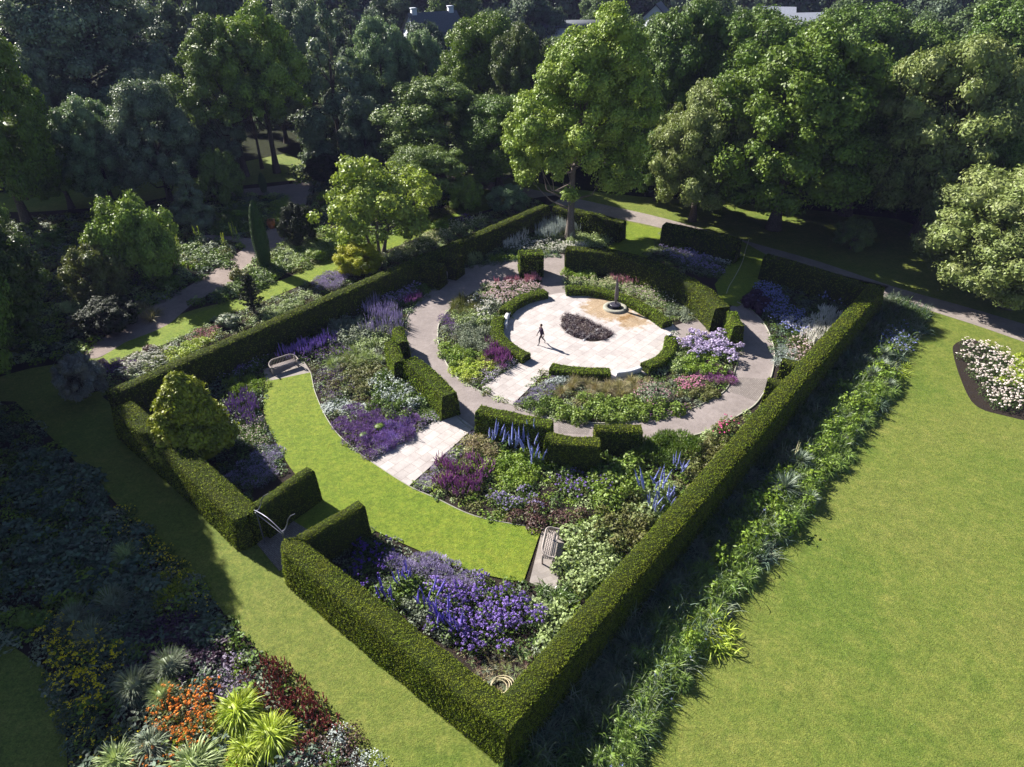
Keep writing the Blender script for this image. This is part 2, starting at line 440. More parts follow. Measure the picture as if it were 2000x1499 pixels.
def ell(cx, cy, rx, ry, rot=0, n=14):
    r = math.radians(rot); out = []
    for i in range(n):
        a = 2 * math.pi * i / n; k = 1 + .12 * math.sin(3 * a + cx) + .08 * math.cos(5 * a + cy)
        x, y = rx * math.cos(a) * k, ry * math.sin(a) * k
        out.append((cx + x * math.cos(r) - y * math.sin(r), cy + x * math.sin(r) + y * math.cos(r)))
    return out

def scatter(poly, spacing, R, keep=None):
    P = np.array(poly); lo, hi = P.min(0), P.max(0); nx = int((hi[0] - lo[0]) / spacing) + 2; ny = int((hi[1] - lo[1]) / spacing) + 2
    g = np.array([[lo[0] + (i + .5 * (j % 2)) * spacing, lo[1] + j * spacing * .87] for i in range(nx) for j in range(int(ny / .87) + 1)])
    g += R.uniform(-.38, .38, g.shape) * spacing
    g = g[inside(g, poly)]
    if keep is not None and len(g): g = g[keep(g)]
    return g

def instances(pts, protos, size, hgt, R, z=0.0):
    mb = MB()
    for p in pts:
        v, q, m = protos[R.randint(len(protos))]
        a = R.uniform(0, 6.28); s = size * R.uniform(.75, 1.25); hs = hgt * R.uniform(.8, 1.2)
        c, sn = math.cos(a), math.sin(a)
        w = np.empty_like(v); w[:, 0] = (v[:, 0] * c - v[:, 1] * sn) * s + p[0]; w[:, 1] = (v[:, 0] * sn + v[:, 1] * c) * s + p[1]; w[:, 2] = v[:, 2] * hs + z
        mb.add(w, q, m)
    return mb

HEDGE_KEEP = []      # outlines (world) where no bed plant may stand
def not_in_hedge(g):
    ok = np.ones(len(g), bool)
    for poly in HEDGE_KEEP: ok &= ~inside(g, poly)
    return ok

NOPLANT = []
def off_paths(g):
    ok = np.ones(len(g), bool)
    for poly in NOPLANT: ok &= ~inside(g, poly)
    return ok

def drift(name, label, cat, px, kind, mats, size=.9, hgt=.8, spacing=None, seed=0, z=.012, **kw):
    """a massed planting that nobody could count: one object"""
    R = np.random.RandomState(seed + int(px[0][0] * 3 + px[0][1]) % 9999)
    poly = [G(x, y, hgt * .35) for x, y in px]
    cx = np.mean(poly, axis=0); big = [tuple(cx + (np.array(p) - cx) * 1.22 + nrm(np.array(p) - cx) * .35) for p in poly]
    pts = scatter(big, spacing or size * .62, R, lambda g: not_in_hedge(g) & off_paths(g))
    if len(pts):
        ins = inside(pts, poly); pr_ = R.rand(len(pts)); pts = pts[(ins & (pr_ < .9)) | (~ins & (pr_ < .3))]
    if not len(pts): print('EMPTY DRIFT', label); return
    mb = instances(pts, proto(kind, **kw), size, hgt, R, z)
    o = link(name, mb.mesh(name), mats); tag(o, label, cat, kind='stuff'); return o

def plant(name, label, cat, x, y, kind, mats, size, hgt, group=None, seed=0, z=.012, **kw):
    """one countable plant: foliage, and its flowers as a part"""
    key = ('mesh', kind, tuple(sorted(kw.items())), seed % 3)
    if key not in PR:
        v, q, m = proto(kind, **kw)[seed % 3]; out = []
        for k in (0, 1):
            qq = q[m == k]
            if len(qq):
                u, inv = np.unique(qq, return_inverse=True); mb = MB(); mb.add(v[u], inv.reshape(-1, 4)); out.append(mb.mesh('foliage' if k == 0 else 'flowers'))
        PR[key] = out
    X, Y = G(x, y); ms = PR[key]
    if len(ms) == 1:
        o = link(name, ms[0], mats[0], loc=(X, Y, z), rz=(seed * 1.7) % 6.28, scale=(size, size, hgt))
    else:
        o = empty(name, (X, Y, z), (seed * 1.7) % 6.28, (size, size, hgt))
        link('foliage', ms[0], mats[0], o); link('flowers', ms[1], mats[1], o)
    return tag(o, label, cat, group)

# ------------------------------------------------------------------ GROUND
gm = bpy.data.meshes.new('ground')
gm.from_pydata([(-900, -60, 0), (900, -60, 0), (900, 1600, 0), (-900, 1600, 0)], [], [(0, 1, 2, 3)])
link('ground', gm, M['lawn'])['kind'] = 'structure'

GARDEN = [(200, 775), (1072, 402), (1225, 440), (1735, 560), (980, 1440)]
prism('garden_soil', GARDEN, -.02, .012, M['soil'], smooth=False)
# grass gap in the NE side and small lawn behind the trunk
prism('garden_lawn', [(1216, 432), (1306, 452), (1292, 484), (1262, 504), (1215, 494), (1180, 488), (1212, 466)], 0, .03, M['lawn_in'], smooth=False)
prism('grass_gap', [(1446, 470), (1500, 500), (1490, 540), (1462, 590), (1440, 600), (1408, 592), (1396, 556), (1405, 545)], 0, .034, M['lawn_in'], smooth=False)
ring_out = [(1101, 498), (1060, 498), (1035, 506), (960, 513), (900, 528), (850, 560), (812, 596), (795, 620), (792, 650), (800, 690), (830, 730), (877, 795), (923, 838), (1000, 852),
            (1088, 862), (1160, 866), (1260, 862), (1352, 851), (1400, 834), (1447, 809), (1480, 785), (1505, 740), (1513, 700), (1510, 672), (1496, 637), (1468, 606), (1440, 590)]
ring_in = [(1400, 622), (1425, 650), (1440, 680), (1442, 704), (1422, 756), (1390, 780), (1352, 797), (1290, 815), (1220, 825), (1150, 826), (1088, 820), (1035, 805), (1000, 791), (965, 777), (930, 760), (895, 739),
           (877, 718), (860, 683), (855, 648), (862, 625), (885, 598), (930, 568), (990, 552), (1056, 546), (1101, 546)]
def ringmesh():
    W = [G(*p, .03) for p in ring_out]; W = [tuple(p) for p in catmull(W, False, 5)]
    I = [tuple(p) for p in catmull([G(*p, .03) for p in ring_in], False, 5)]
    return W + I
prism('ring_path', ringmesh(), 0, .03, M['ring'], px=False, smooth=False)
C0 = np.array([5.8, 47.15])
def disc(r, n=72, c=C0): return [(c[0] + r * math.cos(2 * math.pi * i / n), c[1] + r * math.sin(2 * math.pi * i / n)) for i in range(n)]
NOPLANT.append(ringmesh())
prism('plaza_paving', disc(6.9), 0, .045, M['plaza'], px=False, smooth=False)
prism('top_link_path', [(1056, 580), (1056, 500), (1102, 500), (1104, 575)], 0, .037, M['ring'], smooth=False)
prism('right_link_path', [(1300, 642), (1400, 612), (1440, 600), (1455, 640), (1430, 650), (1330, 668)], 0, .037, M['ring'], smooth=False)
prism('paved_walk_inner', [(1028, 700), (1050, 680), (1095, 695), (1076, 716), (1001, 791), (970, 779), (941, 757)], 0, .050, M['flag'], smooth=False)
prism('paved_walk_outer', [(880, 803), (926, 836), (798, 950), (760, 926), (722, 901)], 0, .054, M['flag'], smooth=False)
prism('sett_patch', [(1090, 812), (1154, 816), (1150, 850), (1090, 846)], 0, .036, M['brick'], smooth=False)
prism('sett_patch_right', [(1432, 737), (1510, 742), (1482, 786), (1425, 765)], 0, .036, M['brick'], smooth=False)
cres_in = [(607, 728), (611, 748), (616, 768), (634, 810), (658, 846), (686, 872), (722, 900), (798, 949), (853, 974), (916, 1004), (975, 1019), (1058, 1032)]
cres_out = [(1022, 1138), (960, 1126), (898, 1109), (840, 1085), (760, 1050), (690, 1015), (630, 975), (580, 930), (552, 890), (536, 858), (522, 830), (514, 794), (519, 746)]
ci = [tuple(p) for p in catmull([G(*p, .07) for p in cres_in], False, 5)]; co_ = [tuple(p) for p in catmull([G(*p, .07) for p in cres_out], False, 5)]
prism('crescent_lawn', ci + co_, 0, .07, M['lawn_in'], px=False, smooth=False)
prism('entrance_lawn', [(640, 960), (745, 1030), (700, 1060), (600, 1075), (545, 1045), (530, 1010)], 0, .060, M['lawn_in'], smooth=False)
prism('entrance_setts', [(500, 1060), (560, 1010), (640, 1060), (545, 1115)], 0, .064, M['brick'], smooth=False)
prism('lower_bench_paving', [(1060, 1032), (1104, 1044), (1098, 1090), (1084, 1160), (1034, 1138)], 0, .05, M['pave'], smooth=False)
prism('upper_bench_paving', [(520, 747), (514, 722), (590, 700), (608, 729)], 0, .05, M['pave'], smooth=False)
# outside paths
prism('outer_path', [(930, 352), (1060, 375), (1200, 405), (1300, 428), (1480, 478), (1600, 512), (1750, 562), (1900, 604), (2060, 655), (2060, 686), (1900, 634), (1735, 582), (1600, 540), (1450, 492), (1290, 446), (1190, 424), (1056, 390), (930, 366)], 0, .012, M['asphalt'])
prism('gravel_path', [(165, 690), (200, 662), (290, 602), (385, 550), (450, 505), (478, 480), (430, 470), (385, 472), (385, 462), (440, 460), (500, 466), (528, 440), (545, 402), (560, 385), (500, 382), (440, 384), (440, 374), (520, 366), (600, 357), (612, 366), (604, 390), (585, 415), (570, 450), (548, 480), (500, 505), (478, 540), (440, 560), (380, 592), (320, 640), (250, 668), (190, 700)], 0, .014, M['gravel'])
M['floor'] = simple('shaded leaf litter', (.022, .026, .012), .95, .05, nscale=2.5, namt=.5)  # litter darkened so its colour carries the shade under the trees
prism('woodland_soil', [(-300, 560), (-100, 420), (60, 415), (250, 400), (400, 372), (600, 350), (620, 345), (900, 340), (940, 372), (800, 440), (640, 500), (560, 545), (500, 570), (440, 590), (360, 612), (250, 660), (160, 700), (60, 720), (-200, 760)], -.02, .008, M['soil'])
prism('border_soil_northwest', [(190, 765), (130, 740), (200, 700), (300, 660), (420, 615), (540, 560), (660, 520), (800, 462), (940, 415), (1060, 385), (1075, 400), (640, 590)], -.02, .016, M['soil'])
prism('border_soil_southeast', [(1738, 560), (1815, 605), (1808, 640), (1768, 690), (1742, 745), (1718, 800), (1655, 865), (1590, 960), (1560, 1020), (1490, 1100), (1425, 1190), (1370, 1275), (1305, 1375), (1230, 1510), (985, 1500), (985, 1450), (1240, 1170), (1500, 860)], -.02, .010, M['soil'], smooth=False)
prism('border_soil_southwest', [(-260, 780), (30, 785), (140, 895), (238, 995), (368, 1121), (518, 1286), (640, 1410), (740, 1520), (740, 1620), (130, 1620), (132, 1500), (126, 1400), (84, 1300), (0, 1262), (-120, 1250), (-300, 1200)], -.02, .010, M['soil'], smooth=False)
GSTRIP = [(200, 697), (245, 669), (301, 648), (350, 624), (413, 603), (483, 575), (518, 559), (602, 529), (655, 513), (720, 482), (800, 447), (850, 430), (900, 412), (965, 394), (975, 400), (900, 428), (820, 463), (740, 497), (665, 528), (609, 550), (578, 562), (525, 585), (483, 603), (427, 620), (385, 645), (315, 676), (259, 690), (215, 712)]
prism('grass_strip', GSTRIP, 0, .03, M['lawn_in'], smooth=False)
prism('rose_bed_soil', [(1862, 692), (1866, 672), (1900, 664), (1950, 690), (2010, 740), (2080, 800), (2060, 830), (1960, 812), (1905, 792), (1878, 745)], -.02, .010, M['soil'])
prism('bare_bed_soil', [(930, 1290), (1000, 1230), (1080, 1260), (985, 1352)], 0, .015, M['soil'], smooth=False)

for pl in ([(1058, 560), (1058, 500), (1100, 500), (1102, 565)], [(1310, 640), (1400, 614), (1440, 602), (1450, 635), (1430, 646), (1335, 664)], [(1030, 700), (1050, 680), (1092, 697), (1074, 716), (1001, 789), (970, 777), (945, 757)],
           [(882, 805), (924, 836), (798, 946), (760, 924), (726, 900)], [(1215, 462), (1296, 455), (1290, 475), (1240, 482), (1262, 500), (1215, 492), (1180, 488)], [(1446, 470), (1500, 500), (1490, 540), (1462, 590), (1440, 600), (1408, 592), (1396, 556), (1405, 545)], GSTRIP,
           [(1062, 1034), (1100, 1046), (1094, 1090), (1082, 1156), (1036, 1136)], [(522, 747), (516, 724), (588, 702), (606, 729)]):
    NOPLANT.append([G(*p, .04) for p in pl])
NOPLANT.append(ci + co_); NOPLANT.append(disc(6.3))

def kerb(name, px, w=.09, z0=0, z1=.075):
    C_ = np.array(catmull([G(*p, z1) for p in px], False, 6)); T = nrm(np.gradient(C_, axis=0)); n = np.stack([-T[:, 1], T[:, 0]], 1) * w / 2; K = len(C_)
    v = np.concatenate([np.c_[C_ + n, np.full(K, z1)], np.c_[C_ - n, np.full(K, z1)], np.c_[C_ + n, np.full(K, z0)], np.c_[C_ - n, np.full(K, z0)]]); q = []
    for i in range(K - 1): q += [[i, i + 1, K + i + 1, K + i], [2 * K + i, 2 * K + i + 1, i + 1, i], [K + i, K + i + 1, 3 * K + i + 1, 3 * K + i]]
    mb = MB(); mb.add(v, q); link(name, mb.mesh(name), M['basin'])['kind'] = 'structure'
kerb('ring_path_kerb', ring_in[3:-1]); kerb('ring_path_outer_kerb', ring_out[2:]); kerb('crescent_edge', cres_in, .05, 0, .085)

# ------------------------------------------------------------------ HEDGES
def vnoise(p, s, seed=0):
    q = p * s
    return (np.sin(q[:, 0] * 1.7 + seed) * np.cos(q[:, 1] * 1.3 + q[:, 2] * .9 + seed * 2) + np.sin(q[:, 0] * .6 - q[:, 1] * 2.1 + q[:, 2] * 1.1 + seed) * .6 + np.sin(q[:, 2] * 2.3 + q[:, 1] * 1.1) * .4) / 2
def hedge(label, px, h, w, mat, top=True, batter=.10, dens=260, leaf=.085, closed=False, world=None, name='hedge', step=.35, sub=4, smooth=True, lumpy=.03, z0=0.0, rnd=(0, 0)):
    """clipped hedge along a centre line traced on its top"""
    P = [G(x, y, h) for x, y in px] if world is None else world
    if smooth and len(P) > 2: P = [tuple(p) for p in catmull(P, False, sub)]
    P = np.array(P, float); d = np.r_[0, np.cumsum(np.linalg.norm(np.diff(P, axis=0), axis=1))]
    L = d[-1]; ns = max(3, int(L / step)); s = np.linspace(0, L, ns + 1)
    if any(rnd): s = np.sort(np.r_[s, [x for e, r_ in enumerate(rnd) if r_ for x in (np.array([.03, .1, .2]) if e == 0 else L - np.array([.03, .1, .2]))]]); ns = len(s) - 1
    C = np.stack([np.interp(s, d, P[:, 0]), np.interp(s, d, P[:, 1])], 1)
    T = nrm(np.gradient(C, axis=0)); Nn = np.stack([-T[:, 1], T[:, 0]], 1)
    # cross-section: from left base up, over the top, to right base
    nz = max(3, int(h / step)); nw = max(2, int(w / step))
    sec = [(-.5, j / nz) for j in range(nz + 1)] + [(-.5 + (j / nw), 1) for j in range(1, nw)] + [(.5, 1 - j / nz) for j in range(nz + 1)]
    sec = np.array(sec); K = len(sec)
    off = sec[:, 0] * (w + 2 * batter * h * (1 - sec[:, 1])); zz = sec[:, 1] * h
    edge = (np.abs(sec[:, 0]) > .49) & (sec[:, 1] > .99); off = off * np.where(edge, .97, 1); zz = zz - np.where(edge, .03, 0)
    V = np.zeros((ns + 1, K, 3))
    wf = np.ones(ns + 1)
    for e, on in enumerate(rnd):
        if on:
            ds = np.clip((s if e == 0 else L - s) / on, 0, 1); wf *= np.sqrt(np.maximum(1 - (1 - ds) ** 2, .02))
    V[:, :, :2] = C[:, None, :] + Nn[:, None, :] * off[None, :, None] * wf[:, None, None]; V[:, :, 2] = zz[None] + z0
    # push the ends out a little so they are rounded
    vf = V.reshape(-1, 3); inward = np.zeros_like(V)
    inward[:, :, :2] = -Nn[:, None, :] * np.sign(sec[:, 0])[None, :, None]; inward[:, :, 2] = -1.0 * (sec[:, 1] > .99)
    vf += inward.reshape(-1, 3) * (.05 + lumpy * vnoise(vf, 1.1, 1)[:, None] + lumpy * .7 * vnoise(vf, 3.1, 4)[:, None])
    vf[:, 2] = np.maximum(vf[:, 2], z0)
    mb = MB(); q = [[i * K + j, (i + 1) * K + j, (i + 1) * K + j + 1, i * K + j + 1] for i in range(ns) for j in range(K - 1)]
    quads = [np.array(q)]
    caps = []
    for e in (0, ns):
        for j in range(K // 2):
            a, b, c, e2 = e * K + j, e * K + j + 1, e * K + K - 2 - j, e * K + K - 1 - j
            if b < c: caps.append([a, b, c, e2] if e else [e2, c, b, a])
    quads.append(np.array(caps)); Q = np.concatenate(quads)
    mb.add(vf, Q, 0)
    # leaves
    A, B, Cc, D = vf[Q[:, 0]], vf[Q[:, 1]], vf[Q[:, 2]], vf[Q[:, 3]]
    nn = np.cross(Cc - A, D - B); ar = np.linalg.norm(nn, axis=1) / 2; nn = nrm(nn)
    cen = np.array([C[:, 0].mean(), C[:, 1].mean(), h / 2])
    R = np.random.RandomState(int(abs(P[0, 0] * 13 + P[0, 1] * 7)) % 9999)
    dist = np.linalg.norm((A + Cc) / 2 - [0, 0, H], axis=1)
    lf = leaf * np.clip(dist / 38, .75, 1.8)
    cnt = R.poisson(ar * dens * (leaf / lf) ** 2)
    idx = np.repeat(np.arange(len(Q)), cnt); u = R.rand(len(idx), 1); v = R.rand(len(idx), 1)
    pos = (A[idx] * (1 - u) + B[idx] * u) * (1 - v) + (D[idx] * (1 - u) + Cc[idx] * u) * v
    nd = nn[idx]
    # outward sign: away from the centre line
    ref = pos - np.c_[C[np.argmin(((pos[:, None, :2] - C[None]) ** 2).sum(2), axis=1)], np.full(len(pos), h * .5)] if len(pos) * len(C) < 4e7 else pos - cen
    nd = nd * np.sign((nd * ref).sum(1, keepdims=True) + 1e-9)
    clump = .035 * vnoise(pos, 9.0, 2) + .02 * vnoise(pos, 21.0, 5)
    leaves(mb, pos + nd * (R.uniform(-.03, .05, (len(pos), 1)) + clump[:, None]), nd, lf[idx], lf[idx] * .46, 1, nd * 1.3 + [0, 0, .4], .8, R)
    o = link(name, mb.mesh(name), [TWIG_SHADE, mat]); tag(o, label, 'hedge')
    hw = w / 2 + batter * h * .5
    HEDGE_KEEP.append([tuple(p) for p in np.r_[C + Nn * hw, (C - Nn * hw)[::-1]]])
    return o

TWIG_SHADE = foliage((.022, .03, .008), .3, .9, 0, spec=.05)  # hedge hull: twig tone, with the shade between leaves put into its colour
yew = foliage((.12, .165, .012), .6, .75, .12, shift=(.17, .19, .014), sc=.9, spec=.1)
yew2 = foliage((.15, .20, .016), .6, .75, .12, shift=(.21, .23, .02), sc=1.0, spec=.1)
box_ = foliage((.16, .24, .018), .5, .75, .15, shift=(.22, .27, .024), sc=1.4, spec=.1)

Wc = G(215, 775, 2.1); Nc = G(1068, 398, 2.1); Ec = G(1714, 556, 2.1); Sc = G(978, 1404, 2.1)
_p, _q = np.array(G(760, 1215, 2.1)), np.array(G(556, 1052, 2.1)); _c0 = np.array(G(974, 1380, 2.1)); _dw = nrm(_q - _c0); _de = nrm(np.array(Ec) - np.array(Sc))
_t = np.linalg.solve(np.array([_dw, -_de]).T, np.array(Sc) - _c0); XC = _c0 + _dw * _t[0]; Sc = tuple(XC - _de * .57); SWs = tuple(XC - _dw * .5)
hedge('long straight clipped hedge between the large open lawn and the garden, lit along its top', [], 2.1, 1.25, yew, world=[Sc, Ec], dens=560, leaf=.075)
hedge('tall clipped hedge beside the sunlit grass walk, meeting another at the front corner', [], 2.09, 1.15, yew2, world=[SWs, tuple(_p), tuple(_q)], dens=620, leaf=.075, batter=.14, rnd=(0, .75))
hedge('clipped hedge half in tree shade behind the conical yellow-green shrub', [(236, 790), (360, 893), (484, 1006)], 2.1, 1.35, yew2, dens=420, leaf=.08, batter=.12, rnd=(0, .3))
hedge('long dark clipped hedge between the gravel-path side border and the garden', [(212, 768), (640, 581), (1066, 400)], 2.1, 1.1, yew, smooth=False)
hedge('far clipped hedge behind the big tree trunk', [(1084, 402), (1150, 416), (1218, 434)], 2.0, 1.1, yew)
hedge('short clipped hedge between the two grass gaps at the far side', [(1298, 436), (1370, 452), (1446, 470)], 2.1, 1.2, yew)
hedge('clipped hedge from the narrow grass gap to the far right corner', [(1496, 498), (1600, 528), (1700, 560)], 2.1, 1.1, yew)
hedge('thin clipped divider hedge running from the entrance to the upper crescent lawn', [(500, 988), (606, 915)], 2.1, .75, yew, dens=420, leaf=.075)
hedge('thin clipped divider hedge on the lower side of the entrance', [(585, 1052), (706, 982)], 2.1, .75, yew, dens=420, leaf=.075)
hedge('isolated clipped block of hedge at the top of the ring path', [(1014, 494), (1060, 492)], 2.1, 1.5, box_, dens=300)
hedge('great curved clipped hedge wrapping the far side of the paved circle', [(1106, 484), (1200, 492), (1290, 520), (1370, 562), (1412, 600)], 2.1, 1.3, yew)
hedge('narrow bright upright hedge block beside the right end of the ring path', [(1430, 608), (1444, 636)], 1.9, .8, box_, dens=420)
hedge('small clipped hedge block, uppermost of the stepped hedges left of the ring path', [(776, 638), (786, 668)], 1.7, .8, box_, dens=420)
hedge('middle stepped hedge block left of the ring path, outermost of three', [(762, 664), (780, 706)], 1.7, .8, box_, dens=420)
hedge('longest stepped hedge left of the ring path, ending at the paved walk', [(800, 700), (838, 728), (878, 770)], 1.9, 1.1, box_, dens=420)
hedge('stepped hedge right of the paved walk with blue delphiniums below it', [(934, 797), (1000, 813), (1078, 827)], 1.8, 1.0, box_, dens=420)
hedge('middle stepped hedge standing forward, nearest the camera of the three', [(1066, 852), (1120, 860), (1172, 862)], 1.8, 1.0, yew2, dens=420)
hedge('low right-hand stepped hedge beside the small patch of setts', [(1162, 836), (1254, 836)], 1.6, .9, yew2, dens=420)
hedge('dark clipped block against the long hedge left of the small bench', [(822, 512), (864, 520)], 2.0, 1.2, yew)
hedge('dark clipped block behind the small bench at the ring path', [(862, 494), (898, 502)], 2.0, 1.2, yew)
hedge('small hedge spur off the long lawn-side hedge, farther of two', [(1528, 702), (1566, 712)], 1.9, .8, yew2)
hedge('small hedge spur off the long lawn-side hedge, nearer of two', [(1500, 740), (1548, 752)], 1.9, .8, yew2)
LH = dict(h=.62, w=1.0, mat=box_, dens=620, leaf=.07, batter=.02, lumpy=.02)
def low(label, px, **k): 
    a = dict(LH); a.update(k); hedge(label, px, a['h'], a['w'], a['mat'], dens=a['dens'], leaf=a['leaf'], batter=a['batter'], lumpy=a['lumpy'], z0=.02, step=.25)
low('low clipped hedge arc behind the white stone seat, upper left of the circle', [(1066, 568), (1030, 577), (1000, 592), (986, 606)])
low('low clipped hedge arc on the left of the circle, beside the walking person', [(976, 618), (970, 634), (974, 655), (998, 678), (1028, 694)])
low('long low clipped hedge arc behind the fountain', [(1106, 562), (1160, 564), (1215, 578), (1262, 600), (1304, 628)])
low('low clipped hedge arc at the right of the circle with a white tag on it', [(1312, 656), (1308, 680), (1290, 700), (1260, 714)])
low('low clipped hedge arc at the front of the circle right of the paved walk', [(1076, 714), (1110, 720), (1150, 724), (1192, 724)])

# ------------------------------------------------------------------ TREES
LOWCUT = {'tall': -.62, 'plump': -.5, 'flat': -.4}
def crown(R, rx, h, base, puffs=70, pr=.26, nl=22000, L=.32, W=.2, shape='round', droop=.15, core=True, shell=.55):
    """leafy crown made of many clumps of leaves"""
    mb = MB(); ch = h - base; cz = base + ch * .5
    u = nrm(R.normal(0, 1, (puffs, 3)))
    u[:, 2] = np.where(u[:, 2] < LOWCUT.get(shape, -.8), -u[:, 2], u[:, 2])
    rad = (R.uniform(shell, .97, puffs) if shell > .5 else 1 - (1 - shell) * R.rand(puffs) ** 2.0)[:, None]
    pc = u * rad
    if shape == 'dome': pc[:, 2] = pc[:, 2] * .9
    if shape == 'cone':
        t = R.rand(puffs) ** 1.4; a = R.uniform(0, 6.28, puffs); rr = (1 - t ** 1.3) * R.uniform(.62, .98, puffs)
        pc = np.stack([np.cos(a) * rr, np.sin(a) * rr, t * 2 - 1], 1)
    if shape == 'tall':
        t = pc[:, 2:3]; pc[:, :2] *= 1.0 - .28 * np.clip(t, 0, 1) ** 1.5
    if shape == 'plump':
        t = pc[:, 2:3]; pc[:, :2] *= 1.0 - .66 * np.clip(t + .45, 0, 1.4) / 1.1
    if shape == 'flat':
        pc[:, 2] = np.round(pc[:, 2] * 3.2) / 3.2 + R.normal(0, .03, puffs); pc[:, :2] *= 1.05
    k = R.uniform(.55, 1.45, puffs) * pr
    if shape == 'cone': k *= (1.15 - .8 * (pc[:, 2] + 1) / 2)
    P = pc * [rx, rx, ch * .5] + [0, 0, cz]; rr = k * rx
    flat = .35 if shape == 'flat' else .8
    w = rr ** 2; cnt = (nl * w / w.sum()).astype(int)
    for i in range(puffs):
        if core: ball(mb, P[i], np.array([rr[i], rr[i], rr[i] * flat]) * .72, 0, .18, R)
        d = nrm(R.normal(0, 1, (cnt[i], 3)) + nrm(pc[i] + [0, 0, .35]) * .7)
        lump = 1 + .18 * np.sin(d[:, 0] * 6 + i) * np.cos(d[:, 1] * 5 + i * 2) + .1 * np.sin(d[:, 2] * 9)
        c = P[i] + d * [rr[i], rr[i], rr[i] * flat] * (lump * R.uniform(.78, 1.1, cnt[i]))[:, None]
        leaves(mb, c, d + [0, 0, .25], L, W, 0, np.array([0, 0, -droop]) + d * .3, .55, R)
    # some loose sprays beyond the clumps, so the outline is ragged
    m = nl // 14; d = nrm(R.normal(0, 1, (m, 3))); i = R.randint(0, puffs, m)
    c = P[i] + d * rr[i][:, None] * R.uniform(1.05, 1.3, (m, 1)); leaves(mb, c, d, L * .9, W * .9, 0, None, .8, R)
    return mb, P, rr

def trunk(R, P, h, base, r, multi=1, nb=16, lean=0.0):
    mb = MB(); top = base + (h - base) * .62
    stems = []
    for s in range(multi):
        a = R.uniform(0, 6.28); o = (.12 * multi if multi > 1 else 0)
        n = 7; z = np.linspace(0, 1, n); off = np.stack([np.cos(a) * (o + lean * z * (1 if multi > 1 else .3)), np.sin(a) * (o + lean * z * (1 if multi > 1 else .3)), z * top], 1)
        off[:, :2] += R.normal(0, .05 * r * 3, (n, 2)) * z[:, None]
        rad = r * (1 - .72 * z) * (1 if multi == 1 else .7); rad[0] *= 1.45
        off = np.r_[[off[0] - [0, 0, .15]], off]; rad = np.r_[rad[0] * 1.15, rad]
        tube(mb, off, rad, 10); stems.append(off)
    k = R.permutation(len(P))[:nb]
    for i in k:
        st = stems[R.randint(len(stems))]; zt = np.clip(P[i][2] * R.uniform(.45, .7), base * .55, top * .95)
        s0 = np.array([np.interp(zt, st[:, 2], st[:, 0]), np.interp(zt, st[:, 2], st[:, 1]), zt])
        mid = s0 * .5 + P[i] * .5 + np.array([0, 0, -.06 * h]) + R.normal(0, .02 * h, 3)
        rb = r * .32 * (1 - .4 * zt / h)
        tube(mb, [s0, s0 * .55 + mid * .45, mid, P[i]], [rb, rb * .8, rb * .55, rb * .2], 6, cap=False)
    return mb

TP = {}
def tree_proto(kind):
    if kind in TP: return TP[kind]
    R = np.random.RandomState(abs(hash_(kind)))
    spec = {
        # rx, h, base, puffs, pr, nl, L, W, shape, trunk r
        'oak1': (6, 14, 1.2, 210, .155, 60000, .25, .16, 'round', .45), 'oak2': (6, 14, .8, 170, .18, 60000, .25, .16, 'round', .45),
        'oak3': (6, 14, .6, 250, .14, 58000, .25, .16, 'dome', .45), 'chest': (6, 12, .3, 260, .145, 72000, .26, .11, 'dome', .4),
        'airy': (6, 16, 4.5, 105, .145, 34000, .26, .17, 'tall', .38), 'conif': (4, 16, 1.5, 90, .3, 26000, .30, .1, 'cone', .35),
        'flat': (4.5, 6.5, 1.8, 80, .2, 24000, .18, .1, 'flat', .16), 'small': (3, 4.2, .3, 75, .19, 20000, .17, .10, 'round', .12),
        'shrub': (1, 1.3, .05, 26, .33, 3800, .13, .08, 'round', .05), 'conshrub': (1, 2.2, -.35, 170, .21, 42000, .085, .055, 'plump', .06),
        'far1': (6, 14, .3, 60, .27, 13000, .46, .3, 'round', .4), 'far2': (6, 14, .3, 75, .24, 14000, .46, .3, 'dome', .4), 'far3': (4.5, 16, 1.0, 60, .3, 13000, .42, .18, 'cone', .35),
        'tulip': (6.4, 19.7, 2.2, 230, .145, 110000, .24, .16, 'tall', .42), 'fig': (3.6, 5.8, 1.2, 74, .165, 19000, .2, .15, 'round', .16),
    }[kind]
    rx, h, b, pf, pr, nl, L, W, sh, tr = spec
    mb, P, rr = crown(R, rx, h, b, pf, pr, nl, L, W, sh, core=kind not in ('fig',), shell=.35 if kind in ('fig', 'airy', 'oak1', 'tulip') else .55)
    tm = trunk(R, P, h, b, tr, multi=3 if kind in ('flat', 'fig') else 1, nb=26 if kind in ('tulip', 'airy', 'fig', 'flat') else 12, lean=1.0 if kind in ('flat', 'fig') else .3)
    if kind == 'tulip':
        for o_ in (mb, tm):
            for v in o_.V: v[:, 0] += .011 * np.maximum(v[:, 2] - 4, 0) ** 2
    if kind == 'conshrub':
        ball(mb, (0, 0, .55), (.6, .6, .75), 0, .06, R); ball(mb, (0, 0, 1.2), (.25, .25, .6), 0, .06, R)
    TP[kind] = (mb.mesh('crown'), tm.mesh('trunk', True), rx, h)
    return TP[kind]
def hash_(s):
    r = 7
    for c in s: r = (r * 31 + ord(c)) % 99991
    return r

